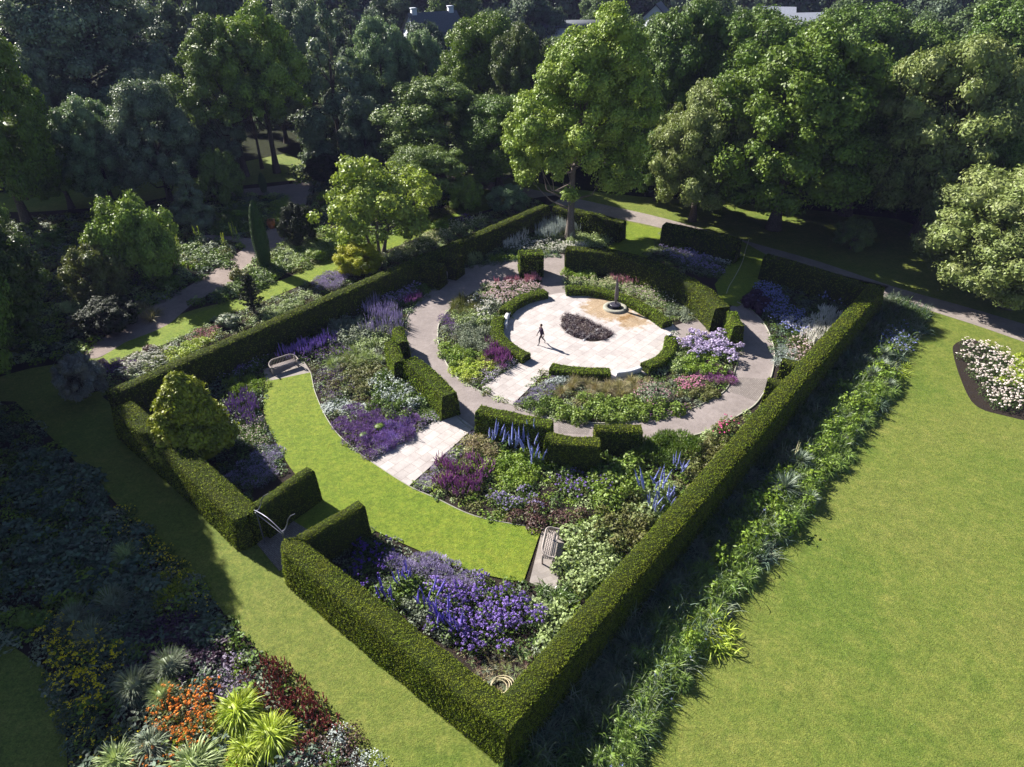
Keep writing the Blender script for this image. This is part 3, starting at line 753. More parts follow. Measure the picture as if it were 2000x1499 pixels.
TREES = 0
def tree(kind, label, bx, by, ty, hw, mat, cat='tree', name='tree', group=None, world=None, hgt=None, rad=None, bark='bark', rz=None):
    global TREES; TREES += 1
    cm, tm, rx, h = tree_proto(kind)
    X, Y = G(bx, by) if world is None else world
    hh = hgt or ytop(bx, by, ty)
    depth = Y * math.cos(PIT) + (H - hh * .6) * math.sin(PIT)
    r = rad or hw * depth / F
    o = empty(name, (X, Y, 0), rz if rz is not None else (TREES * 2.39) % 6.28, (r / rx, r / rx, hh / h))
    tag(o, label, cat, group)
    link('crown', cm, mat, o); link('trunk', tm, M[bark], o)
    return o

g_tulip = foliage((0.221, 0.312, 0.052), .45, .5, .2, shift=(0.338, 0.416, 0.078), sc=.5)
g_oak = foliage((0.088, 0.155, 0.027), .5, .5, .2, shift=(0.149, 0.216, 0.038), sc=.5)
g_oak2 = foliage((0.108, 0.176, 0.024), .5, .5, .2, shift=(0.176, 0.243, 0.032), sc=.5)
g_chest = foliage((.175, .225, .065), .45, .5, .2, shift=(.30, .33, .13), sc=.6)
g_mid = foliage((0.138, 0.200, 0.056), .45, .5, .2, shift=(0.200, 0.263, 0.075), sc=.6)
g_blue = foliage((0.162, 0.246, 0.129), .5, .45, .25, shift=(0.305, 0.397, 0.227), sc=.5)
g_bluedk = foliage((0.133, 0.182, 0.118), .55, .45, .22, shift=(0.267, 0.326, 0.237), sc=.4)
g_light = foliage((0.195, 0.286, 0.052), .45, .5, .2, shift=(0.273, 0.351, 0.078), sc=.6)
g_lime = foliage((.26, .34, .06), .4, .45, .3, shift=(.36, .42, .10), sc=.8)
g_gold = foliage((.36, .38, .02), .35, .5, .25, shift=(.5, .48, .03), sc=1)
g_dark = foliage((.022, .036, .014), .5, .6, .1, sc=.8)
g_cyp = foliage((0.039, 0.085, 0.023), .5, .6, .1, sc=1.2)
g_cone = foliage((0.195, 0.234, 0.024), .5, .5, .2, shift=(0.390, 0.406, 0.040), sc=1.2)
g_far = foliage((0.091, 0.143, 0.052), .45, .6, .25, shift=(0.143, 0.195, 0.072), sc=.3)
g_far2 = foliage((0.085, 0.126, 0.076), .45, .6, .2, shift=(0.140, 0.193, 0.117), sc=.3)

tree('tulip', 'tallest bright green tree standing alone inside the garden at the far corner', 1113, 468, 34, 130, g_tulip, bark='bark_l', rz=0.0)
tree('chest', 'pale flowering chestnut-like tree just right of the tallest bright green tree', 1352, 432, 158, 106, g_chest)
tree('oak1', 'large dark oak hanging over the lawn between two pale-topped trees', 1510, 448, 72, 165, g_oak2)
tree('oak2', 'dark oak behind the large dark oak, its crown rising higher', 1440, 355, 30, 125, g_oak)
tree('chest', 'huge round pale-topped chestnut-like tree at the right', 1790, 462, 62, 168, g_chest, rz=1.0)
tree('oak3', 'dark tree in the shade between the dark oak and the pale round one', 1650, 420, 110, 140, g_oak)
tree('chest', 'pale leafy spreading tree cut by the right edge beside the path', 1965, 600, 312, 195, g_chest, rz=3.0)
tree('oak3', 'deep green tree filling the right edge above the pale spreading one', 2010, 455, 50, 145, g_oak)
tree('oak2', 'dark green tree peeking up behind the huge round pale-topped tree', 1890, 330, 5, 140, g_oak)
tree('oak1', 'dark green broad tree behind the tallest tree, right of its top', 1315, 335, 18, 110, g_oak, rz=.4)
tree('oak2', 'broad mid-green tree between the tallest tree and the dark oaks, farther back', 1620, 300, 18, 125, g_oak, rz=2.2)
tree('small', 'low leafy branch-like young tree on the lawn under the pale round tree', 1660, 487, 432, 38, g_mid, rz=1.9)
tree('oak3', 'feathery mid-green tree left of the tallest tree', 862, 352, 145, 118, g_mid)
tree('oak2', 'dark green oak behind and above the feathery mid-green tree', 942, 292, 34, 84, g_oak2)
tree('oak1', 'olive grey-green tree tucked left behind the tallest tree', 1018, 322, 62, 68, foliage((.09, .13, .045), .45, .5, .2, sc=.5))
tree('oak2', 'dark tree low behind the feathery tree, partly hidden by the tallest tree', 975, 368, 190, 95, g_oak)
tree('oak1', 'blue-green round tree in front of the white gabled house', 755, 262, 48, 66, g_blue)
tree('oak3', 'blue-green twin-crowned tree right of the round one before the house', 838, 250, 52, 50, g_blue)
tree('airy', 'tall airy light green tree with a bare trunk on the sunlit woodland grass', 541, 338, 24, 96, g_light)
tree('airy', 'tall airy light green tree left of its taller neighbour on the woodland grass', 480, 345, 48, 100, g_mid, rz=4.0)
tree('airy', 'slim tree with a thin dark trunk between the two airy trees', 512, 330, 90, 48, g_mid, rz=2.0)
tree('oak2', 'silver-leaved rounded tree left of the airy trees', 335, 398, 160, 84, g_bluedk, rz=.3)
tree('oak1', 'smaller silver-leaved tree hugging the left side of the rounded one', 222, 402, 200, 68, g_blue)
tree('far3', 'dark tall conifer-like tree right of the airy trees', 668, 318, -10, 76, g_bluedk)
tree('oak3', 'gloomy blue-green tree behind the tall conifer-like tree', 610, 262, -20, 66, g_bluedk)
tree('oak1', 'vast hazy blue-grey tree at the upper left', 205, 290, -60, 155, g_bluedk, rz=1.1)
tree('oak2', 'green tree with layered drooping branches at the left edge', 55, 438, 30, 118, g_oak2)
tree('oak3', 'second shaded green tree low behind the left-edge tree', 140, 408, 230, 70, g_oak)
tree('chest', 'leafy dark green tree at the left edge beside the shaded grass walk', 18, 690, 400, 118, foliage((.06, .10, .03), .45, .45, .22, sc=.6), rz=2.0)
tree('flat', 'layered wide-topped small tree with a forked trunk beyond the long hedge', 832, 418, 286, 84, g_mid)
tree('fig', 'pale lime-green branching tree beside the grass strip', 738, 494, 325, 116, g_lime, bark='bark_l')
tree('small', 'rounded bright green shrub tree left of the gravel path', 285, 548, 398, 82, g_light, cat='shrub', name='large_shrub')
tree('small', 'loose olive shrub in front of the rounded bright green one', 200, 592, 490, 58, foliage((.12, .15, .05), .45, .5, .25, sc=.8), cat='shrub', name='large_shrub')
tree('conif', 'dark pointed conifer leaning beside the gravel path', 385, 445, 312, 34, g_bluedk, name='conifer')
tree('small', 'dark round evergreen bush beside the bend of the gravel path', 586, 478, 405, 36, g_dark, cat='bush', name='round_bush')
tree('small', 'golden yellow bush in the border behind the long dark hedge', 702, 535, 482, 46, g_gold, cat='bush', name='golden_bush')
tree('small', 'bright loose bush between the layered tree and the dark hedge corner', 912, 412, 350, 34, g_light, cat='bush', name='bush')
tree('small', 'grey-blue low shrub outside the far left hedge corner', 990, 412, 368, 42, g_blue, cat='shrub', name='grey_shrub')
tree('small', 'small dark bush left of the layered tree', 700, 300, 245, 45, g_bluedk, cat='bush', name='bush')
tree('conshrub', 'large conical yellow-green evergreen inside the left corner of the garden', 390, 888, 734, 82, g_cone, cat='shrub', name='conical_evergreen', rz=1.0)
tree('small', 'silvery grey shrub outside the left corner of the hedge', 168, 778, 705, 46, foliage((.17, .19, .20), .4, .6, .1, sc=1), cat='shrub', name='grey_shrub')
tree('small', 'dark bush beside the lawn and path far behind the airy trees', 640, 352, 308, 40, g_dark, cat='bush', name='bush')
tree('small', 'mid-green bush at the foot of the silver-leaved trees', 440, 400, 300, 42, g_mid, cat='bush', name='bush')
tree('small', 'dark bush under the trees at the far left of the gravel junction', 250, 470, 395, 50, g_dark, cat='bush', name='bush')
tree('small', 'low dark conifer mound beside the lower gravel path', 222, 640, 590, 55, g_dark, cat='bush', name='bush')

# narrow cypress
def column_tree(label, x, y, ty, r, mat, name='cypress'):
    R = np.random.RandomState(5); h = ytop(x, y, ty); X, Y = G(x, y); mb = MB()
    z = R.rand(7000); a = R.uniform(0, 6.28, 7000); prof = r * np.minimum(1, .6 + z) * (1 - z ** 3.2) ** .6
    c = np.stack([np.cos(a) * prof, np.sin(a) * prof, .05 + z * h], 1)
    leaves(mb, c, np.stack([np.cos(a), np.sin(a), z * .4], 1), .16, .05, 0, np.array([0, 0, 1.2]), .35, R)
    lathe(mb, [(r * .86 * min(1, .6 + t) * (1 - t ** 3.2) ** .6, .05 + t * h * .97) for t in np.linspace(0, 1, 14)], 14)
    o = empty(name, (X, Y, 0)); tag(o, label, 'tree'); link('crown', mb.mesh('crown'), mat, o)
    t = MB(); tube(t, [(0, 0, -.1), (0, 0, .5)], .12); link('trunk', t.mesh('trunk'), M['bark'], o)
column_tree('narrow dark green columnar cypress at the gravel path', 520, 527, 394, .72, g_cyp)
column_tree('small slim cypress farther along the gravel path', 516, 376, 340, .45, g_cyp)
# dark spiny upright
def spiny(label, x, y, ty):
    R = np.random.RandomState(9); h = ytop(x, y, ty); X, Y = G(x, y); o = empty('monkey_puzzle', (X, Y, 0)); tag(o, label, 'tree')
    t = MB(); tube(t, [(0, 0, -.1), (0.03, 0, h * .5), (0, 0, h)], [.09, .06, .02]); link('trunk', t.mesh('trunk'), M['bark'], o)
    mb = MB()
    for i in range(46):
        zz = h * (.12 + .88 * i / 46); a = i * 2.4; ln = .95 * (1 - (zz / h) ** 2 * .75)
        d = np.array([math.cos(a), math.sin(a), .35]); p = np.array([0, 0, zz]) + np.linspace(.05, ln, 14)[:, None] * d
        p = np.repeat(p, 7, 0); leaves(mb, p + R.normal(0, .05, p.shape), R.normal(0, 1, p.shape), .2, .06, 0, d * .6, .5, R)
    link('crown', mb.mesh('crown'), g_dark, o)
spiny('narrow dark spiny evergreen on the grass strip by the long hedge', 497, 612, 540)

# background forest, individually placed trees over the far slope
BG = [(40, 250, -90, 130, 'far2', 'g', 'dark hazy tree high in the upper left corner'),
      (330, 215, -70, 90, 'far3', 'b', 'dim blue tree behind the airy trees, upper left'),
      (430, 200, -90, 80, 'far1', 'b', 'hazy tree directly above the airy light green trees'),
      (520, 190, -60, 75, 'far3', 'b', 'dusky conifer-like tree above the woodland grass'),
      (700, 195, -40, 62, 'far3', 'b', 'hazy dark conifer left of the white gabled house'),
      (775, 150, -20, 55, 'far1', 'b', 'blue hazy tree behind the white gabled house, left side'),
      (900, 148, -25, 55, 'far2', 'g', 'green hazy tree right of the gabled house chimney'),
      (965, 190, 15, 50, 'far1', 'b', 'blue tree between the gabled house and the flat white house'),
      (1030, 140, -20, 60, 'far2', 'b', 'hazy tree behind the flat white house, left'),
      (1180, 120, -30, 55, 'far2', 'g', 'pale hazy tree above the tallest tree'),
      (1250, 200, 25, 60, 'far1', 'g', 'dark green tree behind the tallest tree, right of its tip'),
      (1380, 160, -10, 65, 'far2', 'g', 'dark tree below the small white gable at the top'),
      (1470, 200, 20, 62, 'far1', 'g', 'mid-green tree left of the pale curved roof'),
      (1440, 110, -30, 60, 'far3', 'b', 'hazy conifer left behind the pale curved roof'),
      (1640, 170, -10, 70, 'far2', 'g', 'rounded dark tree right of the pale curved roof'),
      (1610, 90, -35, 50, 'far1', 'b', 'grey hazy tree directly behind the pale curved roof'),
      (1740, 210, 20, 72, 'far1', 'g', 'dark round tree above the huge pale-topped tree'),
      (1790, 150, -15, 70, 'far2', 'b', 'grey-blue tree in the second row above the pale-topped tree'),
      (1880, 190, -5, 75, 'far1', 'g', 'dark tree near the upper right corner'),
      (1960, 250, 10, 85, 'far2', 'g', 'bright-edged dark tree in the upper right corner'),
      (2060, 330, 10, 100, 'far1', 'g', 'tall tree cut by the right edge near the top'),
      (560, 280, 110, 60, 'oak3', 'b', 'shaded tree low behind the airy tree trunk'),
      (720, 340, 190, 48, 'oak2', 'b', 'low dark tree between the conifer-like and feathery trees'),
      (1100, 240, 70, 70, 'far1', 'g', 'green tree hidden behind the tallest tree top'),
      (1160, 330, 160, 80, 'oak1', 'g', 'dark tree standing behind the tallest tree lower crown'),
      (1280, 392, 250, 50, 'oak3', 'g', 'dark shaded tree filling the gap right of the tallest tree'),
      (1740, 380, 190, 90, 'oak2', 'g', 'very dark tree in the shade behind the pale round tree'),
      (1560, 395, 200, 90, 'oak3', 'g', 'shaded lower tree behind the large dark oak trunk'),
      (1880, 500, 250, 80, 'oak1', 'g', 'dark tree between the pale round tree and the spreading one'),
      (-60, 330, 0, 110, 'oak1', 'g', 'tree just beyond the left edge near the top'),
      (-40, 560, 300, 90, 'oak2', 'g', 'dark tree cut by the left edge in the middle'),
      (330, 330, 120, 75, 'oak3', 'b', 'dark tree filling the gap behind the silver-leaved trees'),
      (430, 345, 180, 60, 'oak1', 'b', 'dark tree between the silver-leaved and airy trees'),
      (110, 335, 80, 85, 'oak3', 'b', 'dark hazy tree behind the left-edge layered tree'),
      (1556, 150, 40, 52, 'far2', 'g', 'dark round tree in front of the long pale-roofed house'),
      (1500, 330, 62, 95, 'oak2', 'g', 'dense dark oak crown behind the big hanging oak'), (1740, 300, 60, 95, 'oak1', 'g', 'dense dark crown in the row behind the huge pale tree'), (1230, 300, 55, 75, 'oak2', 'g', 'dark crown behind the right flank of the tallest tree'),
      (836, 205, 40, 52, 'far1', 'b', 'dark tree hiding the lower wall of the gabled house')]
for (bx, by, ty, hw, k, c, lab) in BG:
    tree(k, lab, bx, by, ty, hw, {'g': g_far, 'b': g_far2}[c] if k.startswith('far') else (g_oak if c == 'g' else g_bluedk), group='trees of the wood behind the garden')

# the far-off wood beyond, reads as one mass
def far_wood():
    mb = MB(); R = np.random.RandomState(3); ps = []
    for k in ('far1', 'far2', 'far3'):
        RR = np.random.RandomState(hash_(k) + 1); m, P, r = crown(RR, 6, 13, .5, 40, .3, 2600, .95, .6, 'cone' if k == 'far3' else 'round'); ps.append(m.arrays())
    for row, y in enumerate((190, 215, 245, 280, 320, 370, 430, 500, 590, 700)):
        n = int(2 * (y * .92 + 20) / 11)
        for i in range(n):
            x = (i + R.uniform(.1, .9)) / n * 2 * (y * .92 + 20) - (y * .92 + 20)
            if row < 3 and any(abs(x - hx) < 13 and hy - 5 < y < hy + 14 for hx, hy in HOUSES): continue
            v, q, m = ps[R.randint(3)]; s = R.uniform(.9, 1.5) * (1 + row * .04); a = R.uniform(0, 6.28)
            w = v.copy(); w[:, 0] = (v[:, 0] * math.cos(a) - v[:, 1] * math.sin(a)) * s + x; w[:, 1] = (v[:, 0] * math.sin(a) + v[:, 1] * math.cos(a)) * s + y + R.uniform(-6, 6); w[:, 2] *= s * R.uniform(.85, 1.25)
            mb.add(w, q, m)
    o = link('distant_wood', mb.mesh('distant_wood'), g_far2); tag(o, 'distant blue-green wood of treetops along the top of the picture', 'woodland', kind='stuff')
HOUSES = []
def house(label, x, y, z, w, d, hgt, roofh, rz, wall, roofc, flat=False, chim=0):
    """house whose eaves line shows at pixel (x,y) when at height z"""
    X, Y = G(x, y, z); HOUSES.append((X, Y)); o = empty('house', (X, Y, 0), rz); tag(o, label, 'house')
    b = MB(); box(b, (-w / 2, -d / 2, 0), (w / 2, d / 2, hgt))
    if not flat:
        for sx in (-1, 1):   # gable triangles
            b.add([(sx * w / 2, -d / 2, hgt), (sx * w / 2, d / 2, hgt), (sx * w / 2, 0.01, hgt + roofh), (sx * w / 2, -.01, hgt + roofh)], [[0, 1, 2, 3]])
    link('wall', b.mesh('wall'), wall, o)
    r = MB()
    if flat: box(r, (-w / 2 - .3, -d / 2 - .3, hgt), (w / 2 + .3, d / 2 + .3, hgt + .35))
    else:
        for s in (-1, 1):
            r.add([(-w / 2 - .3, s * (d / 2 + .4), hgt - .2), (w / 2 + .3, s * (d / 2 + .4), hgt - .2), (w / 2 + .3, 0, hgt + roofh + .05), (-w / 2 - .3, 0, hgt + roofh + .05)], [[0, 1, 2, 3]])
            r.add([(-w / 2 - .3, s * (d / 2 + .4), hgt - .02), (w / 2 + .3, s * (d / 2 + .4), hgt - .02), (w / 2 + .3, 0, hgt + roofh + .25), (-w / 2 - .3, 0, hgt + roofh + .25)], [[0, 1, 2, 3]])
    rf = link('roof', r.mesh('roof'), roofc, o)
    for c in range(chim):
        m = MB(); cx = -w / 2 + .8 + c * (w - 1.6); box(m, (cx - .4, -.4, hgt), (cx + .4, .4, hgt + roofh + .8)); box(m, (cx - .47, -.47, hgt + roofh + .8), (cx + .47, .47, hgt + roofh + .95)); link('chimney', m.mesh('chimney'), wall, rf)
    for i in range(int(w // 3)):
        for zz in ([1.2, 4.0] if hgt > 5 else [1.2]):
            m = MB(); cx = -w / 2 + 1.6 + i * 3; box(m, (cx - .6, -d / 2 - .05, zz), (cx + .6, -d / 2 + .02, zz + 1.4)); link('window', m.mesh('window'), M['glass'], o)
M['glass'] = simple('window glass', (.03, .035, .045), .1, .6)
white = simple('white render', (.5, .52, .6), .8, .2, nscale=3, namt=.06)
slate = simple('slate roof', (.10, .11, .13), .7, .3, nscale=6, namt=.25)
pale = simple('pale roof', (.36, .38, .44), .6, .3, nscale=3, namt=.1)
house('white gabled house with two chimneys between the far blue-green trees', 846, 54, 11.0, 8, 6, 10.6, 2.4, .5, white, slate, chim=2)
house('flat-roofed white house left of the tallest tree top', 1124, 46, 8.5, 13, 8, 8.2, .3, .1, white, slate, flat=True)
house('small white gable end right of the tallest tree top', 1284, 30, 10, 4.5, 5, 9.5, 2.4, 1.2, white, slate)
house('long house with a pale grey roof among the far right trees', 1562, 42, 9, 11, 8, 8.6, 1.6, .15, white, pale)
house('small white house left of the long pale-roofed one', 1518, 34, 9, 6, 6, 8.6, 2.0, -.2, white, pale)
far_wood()

# trees just outside the left edge whose shade falls on the lower-left border
for i, (X, Y, hh, r, k, lab) in enumerate([(-38.5, 40, 18, 5.2, 'oak1', 'oak standing beyond the left edge beside the shaded grass walk'),
      (-34, 28.4, 15.2, 4.5, 'oak2', 'tree beyond the left edge next to the lower border'),
      (-32.5, 23.2, 13.8, 4.2, 'oak3', 'tree beyond the bottom left corner, taller of two there'),
      (-34.2, 34.5, 16.8, 4.5, 'oak1', 'slimmer tree beyond the left edge between two broader ones'),
      (-28.5, 18.5, 10.2, 3.8, 'oak3', 'low tree beyond the bottom left corner'),
      (-44, 47, 18, 5.5, 'oak2', 'oak beyond the left edge, farthest up the shaded walk')]):
    tree(k, lab, 0, 0, 0, 0, g_oak, world=(X, Y), hgt=hh, rad=r)

# ------------------------------------------------------------------ PLANTING
def fl_(c): return flower(c)
F_ = dict(
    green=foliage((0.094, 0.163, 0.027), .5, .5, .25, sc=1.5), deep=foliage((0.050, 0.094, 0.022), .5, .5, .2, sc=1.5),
    grey=foliage((0.163, 0.200, 0.131), .45, .6, .15, shift=(0.237, 0.263, 0.188), sc=1.5), silver=foliage((0.375, 0.425, 0.413), .35, .6, .1, shift=(0.500, 0.537, 0.525), sc=1.5),
    edge=foliage((.16, .25, .05), .55, .4, .25, shift=(.24, .32, .07), sc=1.3, spec=.4), yg=foliage((.15, .23, .035), .5, .5, .25, shift=(.22, .28, .05), sc=2.0), lime=foliage((0.325, 0.425, 0.044), .4, .5, .3, shift=(0.450, 0.500, 0.062), sc=1.5), bright=foliage((0.175, 0.275, 0.037), .45, .5, .3, sc=1.5),
    olive=foliage((0.125, 0.144, 0.037), .5, .55, .25, shift=(0.188, 0.163, 0.062), sc=1.5), tan=foliage((0.300, 0.275, 0.138), .45, .6, .25, shift=(0.375, 0.275, 0.188), sc=1.5),
    pale=foliage((0.275, 0.350, 0.138), .45, .5, .25, shift=(0.375, 0.450, 0.213), sc=1.5), strap=foliage((0.088, 0.150, 0.037), .55, .35, .25, sc=1.3, spec=.5),
    yucca=foliage((0.175, 0.225, 0.163), .5, .45, .15, shift=(0.250, 0.300, 0.225), sc=1.5, spec=.5), bronze=foliage((0.088, 0.050, 0.044), .5, .5, .2, shift=(0.150, 0.062, 0.062), sc=2),
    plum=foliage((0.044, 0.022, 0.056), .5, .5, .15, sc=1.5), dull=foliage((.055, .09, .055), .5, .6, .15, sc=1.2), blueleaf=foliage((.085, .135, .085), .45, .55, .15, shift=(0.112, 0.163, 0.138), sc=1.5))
C_ = dict(violet=fl_((.27, .18, .54)), purple=fl_((.20, .11, .33)), lav=fl_((.34, .29, .50)), lilac=fl_((.52, .44, .66)), blue=fl_((.27, .30, .64)), magenta=fl_((.29, .10, .29)),
          pink=fl_((.62, .28, .42)), rose=fl_((.45, .2, .26)), white=fl_((.72, .70, .68)), cream=fl_((.62, .6, .42)), palepink=fl_((.66, .52, .56)), yellow=fl_((.75, .62, .02)), orange=fl_((.72, .25, .04)),
          redbrown=fl_((.26, .07, .06)), dkviolet=fl_((.12, .06, .36)), straw=fl_((.5, .46, .28)), hotpink=fl_((.7, .12, .35)))

def fill(name, label, px, mats, size=.7, hgt=.35, spacing=.55, seed=0, keep=None, kind='mound', z=.01, **kw):
    """low mixed ground cover over a whole bed: one object, clumps of several greens"""
    R = np.random.RandomState(seed + 5); poly = [G(x, y, .15) for x, y in px]
    kp = (lambda g: not_in_hedge(g) & (keep(g) if keep else np.ones(len(g), bool)))
    pts = scatter(poly, spacing, R, kp); pr = proto(kind, **kw); mb = MB()
    for p in pts:
        v, q, m = pr[R.randint(len(pr))]; a = R.uniform(0, 6.28); s = size * R.uniform(.6, 1.35); hs = hgt * R.uniform(.6, 1.5); c, sn = math.cos(a), math.sin(a)
        w = np.empty_like(v); w[:, 0] = (v[:, 0] * c - v[:, 1] * sn) * s + p[0]; w[:, 1] = (v[:, 0] * sn + v[:, 1] * c) * s + p[1]; w[:, 2] = v[:, 2] * hs + z
        mb.add(w, q, R.randint(len(mats)))
    o = link(name, mb.mesh(name), mats); return tag(o, label, 'ground cover', kind='stuff')
LOW = dict(n=60, L=.2, W=.12, h=.6)

def outside(*polys):
    W = [[G(*p, .03) for p in pl] for pl in polys]
    def k(g):
        ok = np.ones(len(g), bool)
        for p in W: ok &= ~inside(g, p)
        return ok
    return k
CRES = cres_in + cres_out
PATHO = [(880, 803), (926, 836), (798, 950), (722, 901)]; PATHI = [(1028, 690), (1080, 706), (1001, 791), (941, 757)]
RINGALL = [(1101, 498)] + ring_out[1:]
def far_from_plaza(g): return np.hypot(g[:, 0] - C0[0], g[:, 1] - C0[1]) > 6.6
RINGC = [(1060, 498)] + ring_out[2:] + [(1420, 600), (1380, 570), (1300, 530), (1200, 510), (1102, 500)]

# base layers
fill('bed_planting', 'low mixed leafy growth filling the inner beds between the ring path and the paved circle', ring_in[:-1] + [(1101, 546), (1180, 546), (1290, 560), (1370, 600)],
     [F_['green'], F_['olive'], F_['pale'], F_['grey']], keep=lambda g: far_from_plaza(g) & outside(PATHI, [(1056, 500), (1102, 500), (1104, 580), (1056, 580)], [(1310, 635), (1400, 610), (1440, 600), (1455, 640), (1430, 655), (1330, 672)])(g), seed=1, **LOW)
fill('bed_planting', 'low mixed growth in the bed between the upper crescent lawn and the ring path', [(612, 722), (600, 690), (790, 560), (900, 520), (860, 556), (815, 596), (797, 620), (794, 650), (802, 692), (832, 732), (885, 800), (724, 896), (686, 868), (660, 842), (638, 806), (620, 766)],
     [F_['green'], F_['olive'], F_['grey'], F_['deep']], seed=2, **LOW)
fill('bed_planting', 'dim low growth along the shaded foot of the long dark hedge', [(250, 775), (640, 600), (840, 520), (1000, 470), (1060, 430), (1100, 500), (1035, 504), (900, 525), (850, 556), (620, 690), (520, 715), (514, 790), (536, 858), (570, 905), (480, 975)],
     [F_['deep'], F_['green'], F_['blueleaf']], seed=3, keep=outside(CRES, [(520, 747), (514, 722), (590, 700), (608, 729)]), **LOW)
fill('bed_planting', 'mixed leafy growth in the big bed between the paved walk and the long lawn-side hedge', [(928, 838), (1000, 856), (1088, 864), (1160, 868), (1260, 864), (1352, 853), (1447, 811), (1500, 790), (1560, 740), (1100, 1290), (1060, 1240), (1100, 1160), (1104, 1044), (1060, 1030), (980, 1018), (916, 1002), (806, 950)],
     [F_['green'], F_['bright'], F_['olive'], F_['deep'], F_['pale']], seed=4, keep=outside(CRES), **LOW)
fill('bed_planting', 'low growth in the corner bed below the crescent lawn', [(620, 1090), (700, 1000), (780, 1062), (898, 1112), (1022, 1142), (1110, 1170), (1110, 1230), (1040, 1290), (940, 1250), (800, 1200)],
     [F_['green'], F_['deep'], F_['grey']], seed=5, keep=outside(CRES), **LOW)
fill('bed_planting', 'sparse brown and green seedlings on the bare soil of the front corner', [(880, 1240), (1070, 1240), (1100, 1270), (985, 1360), (930, 1320)], [F_['bronze'], F_['olive'], F_['grey'], F_['tan'], F_['pale']], size=.5, hgt=.32, spacing=.27, seed=6, kind='grass', n=26, L=.55, W=.05, spread=1.4, seg=2)
fill('bed_planting', 'low leafy growth around the foot of the tallest tree', [(1060, 410), (1220, 440), (1215, 460), (1180, 490), (1110, 480), (1060, 500), (960, 512), (880, 520), (920, 470)],
     [F_['green'], F_['grey'], F_['pale'], F_['deep']], seed=7, **LOW)
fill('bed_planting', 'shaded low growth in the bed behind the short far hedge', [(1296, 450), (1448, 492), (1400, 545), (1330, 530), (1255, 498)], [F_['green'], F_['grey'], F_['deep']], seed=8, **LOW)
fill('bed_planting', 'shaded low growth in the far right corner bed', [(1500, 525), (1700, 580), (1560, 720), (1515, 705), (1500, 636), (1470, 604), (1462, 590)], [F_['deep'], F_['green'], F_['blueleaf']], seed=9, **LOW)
SEB = [(1740, 575), (1812, 608), (1805, 642), (1766, 690), (1740, 745), (1714, 800), (1652, 865), (1586, 960), (1556, 1020), (1486, 1100), (1420, 1190), (1365, 1275), (1300, 1375), (1225, 1515), (990, 1500), (1000, 1430), (1240, 1160), (1500, 850)]
fill('border_planting', 'dark strap-leaved growth in the shade behind the long lawn-side hedge', SEB, [F_['deep'], F_['strap'], F_['blueleaf'], F_['grey']], size=1.1, hgt=1.35, spacing=.55, seed=10, kind='straps', n=64, L=.68, W=.04)
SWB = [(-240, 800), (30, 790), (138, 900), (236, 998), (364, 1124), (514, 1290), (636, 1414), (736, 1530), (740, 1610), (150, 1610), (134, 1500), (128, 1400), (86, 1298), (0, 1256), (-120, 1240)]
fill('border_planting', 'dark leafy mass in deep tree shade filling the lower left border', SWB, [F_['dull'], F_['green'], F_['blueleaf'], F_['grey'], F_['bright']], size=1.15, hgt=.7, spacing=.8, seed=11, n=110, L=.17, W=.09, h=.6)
WOOD = [(-240, 560), (-60, 440), (60, 425), (250, 410), (400, 382), (500, 372), (600, 350), (760, 350), (930, 345), (930, 372), (800, 436), (700, 472), (640, 498), (560, 540), (500, 565), (440, 588), (360, 608), (250, 655), (160, 698), (60, 715), (-180, 740)]
GPATH = [(165, 690), (200, 662), (290, 602), (385, 550), (450, 505), (478, 480), (430, 470), (385, 472), (385, 462), (440, 460), (500, 466), (528, 440), (545, 402), (560, 385), (500, 382), (440, 384), (440, 374), (520, 366), (600, 357), (612, 366), (604, 390), (585, 415), (570, 450), (548, 480), (500, 505), (478, 540), (440, 560), (380, 592), (320, 640), (250, 668), (190, 700)]
STRIP = GSTRIP; _old = [(330, 640), (440, 590), (560, 545), (660, 505), (800, 445), (880, 415), (960, 400), (900, 430), (800, 470), (640, 525), (540, 565), (420, 618), (250, 672), (230, 690)]
fill('woodland_planting', 'mixed dark herbs and ferns in the woodland garden around the gravel path', WOOD, [F_['dull'], F_['green'], F_['bright'], F_['olive'], F_['grey'], F_['pale']], size=1.15, hgt=.7, spacing=.85, seed=12, keep=outside(GPATH, STRIP), n=90, L=.2, W=.11, h=.6)  # bright and pale greens in the mix stand in for blocked sun
fill('border_planting', 'low green growth along the outside of the long dark hedge', [(215, 760), (160, 735), (260, 675), (420, 618), (540, 565), (660, 522), (800, 466), (940, 420), (1050, 390), (1060, 398), (640, 575)], [F_['green'], F_['grey'], F_['olive'], F_['pale']], seed=13, keep=outside(STRIP), **LOW)

D = drift
FL = dict(n=100, L=.17, W=.08)
# inner left bed
D('astilbe', 'feathery dusky pink plumes below the isolated hedge block', 'flowers', ell(1004, 543, 50, 9), 'spires', [F_['green'], C_['rose']], .7, .8, seed=1, ns=16, sw=.08)
D('phlox', 'pinkish white flowers beside the ring path under the pink plumes', 'flowers', ell(1000, 570, 50, 16, -8), 'heads', [F_['green'], C_['palepink']], .8, .8, seed=2)
D('phlox', 'greyish white flowered clumps behind the low hedge with the stone seat', 'flowers', ell(950, 600, 28, 14, -20), 'heads', [F_['grey'], C_['white']], .8, .7, seed=3, nf=9)
D('feather_grass', 'olive feathery grass mound at the upper left of the inner bed', 'grass', ell(905, 597, 32, 18), 'grass', [F_['olive']], 1.0, 1.1, seed=4, n=170)
D('catmint', 'violet catmint spilling to the left edge of the inner bed', 'flowers', ell(876, 630, 16, 20), 'mist', [F_['grey'], C_['purple']], .8, .6, seed=5)
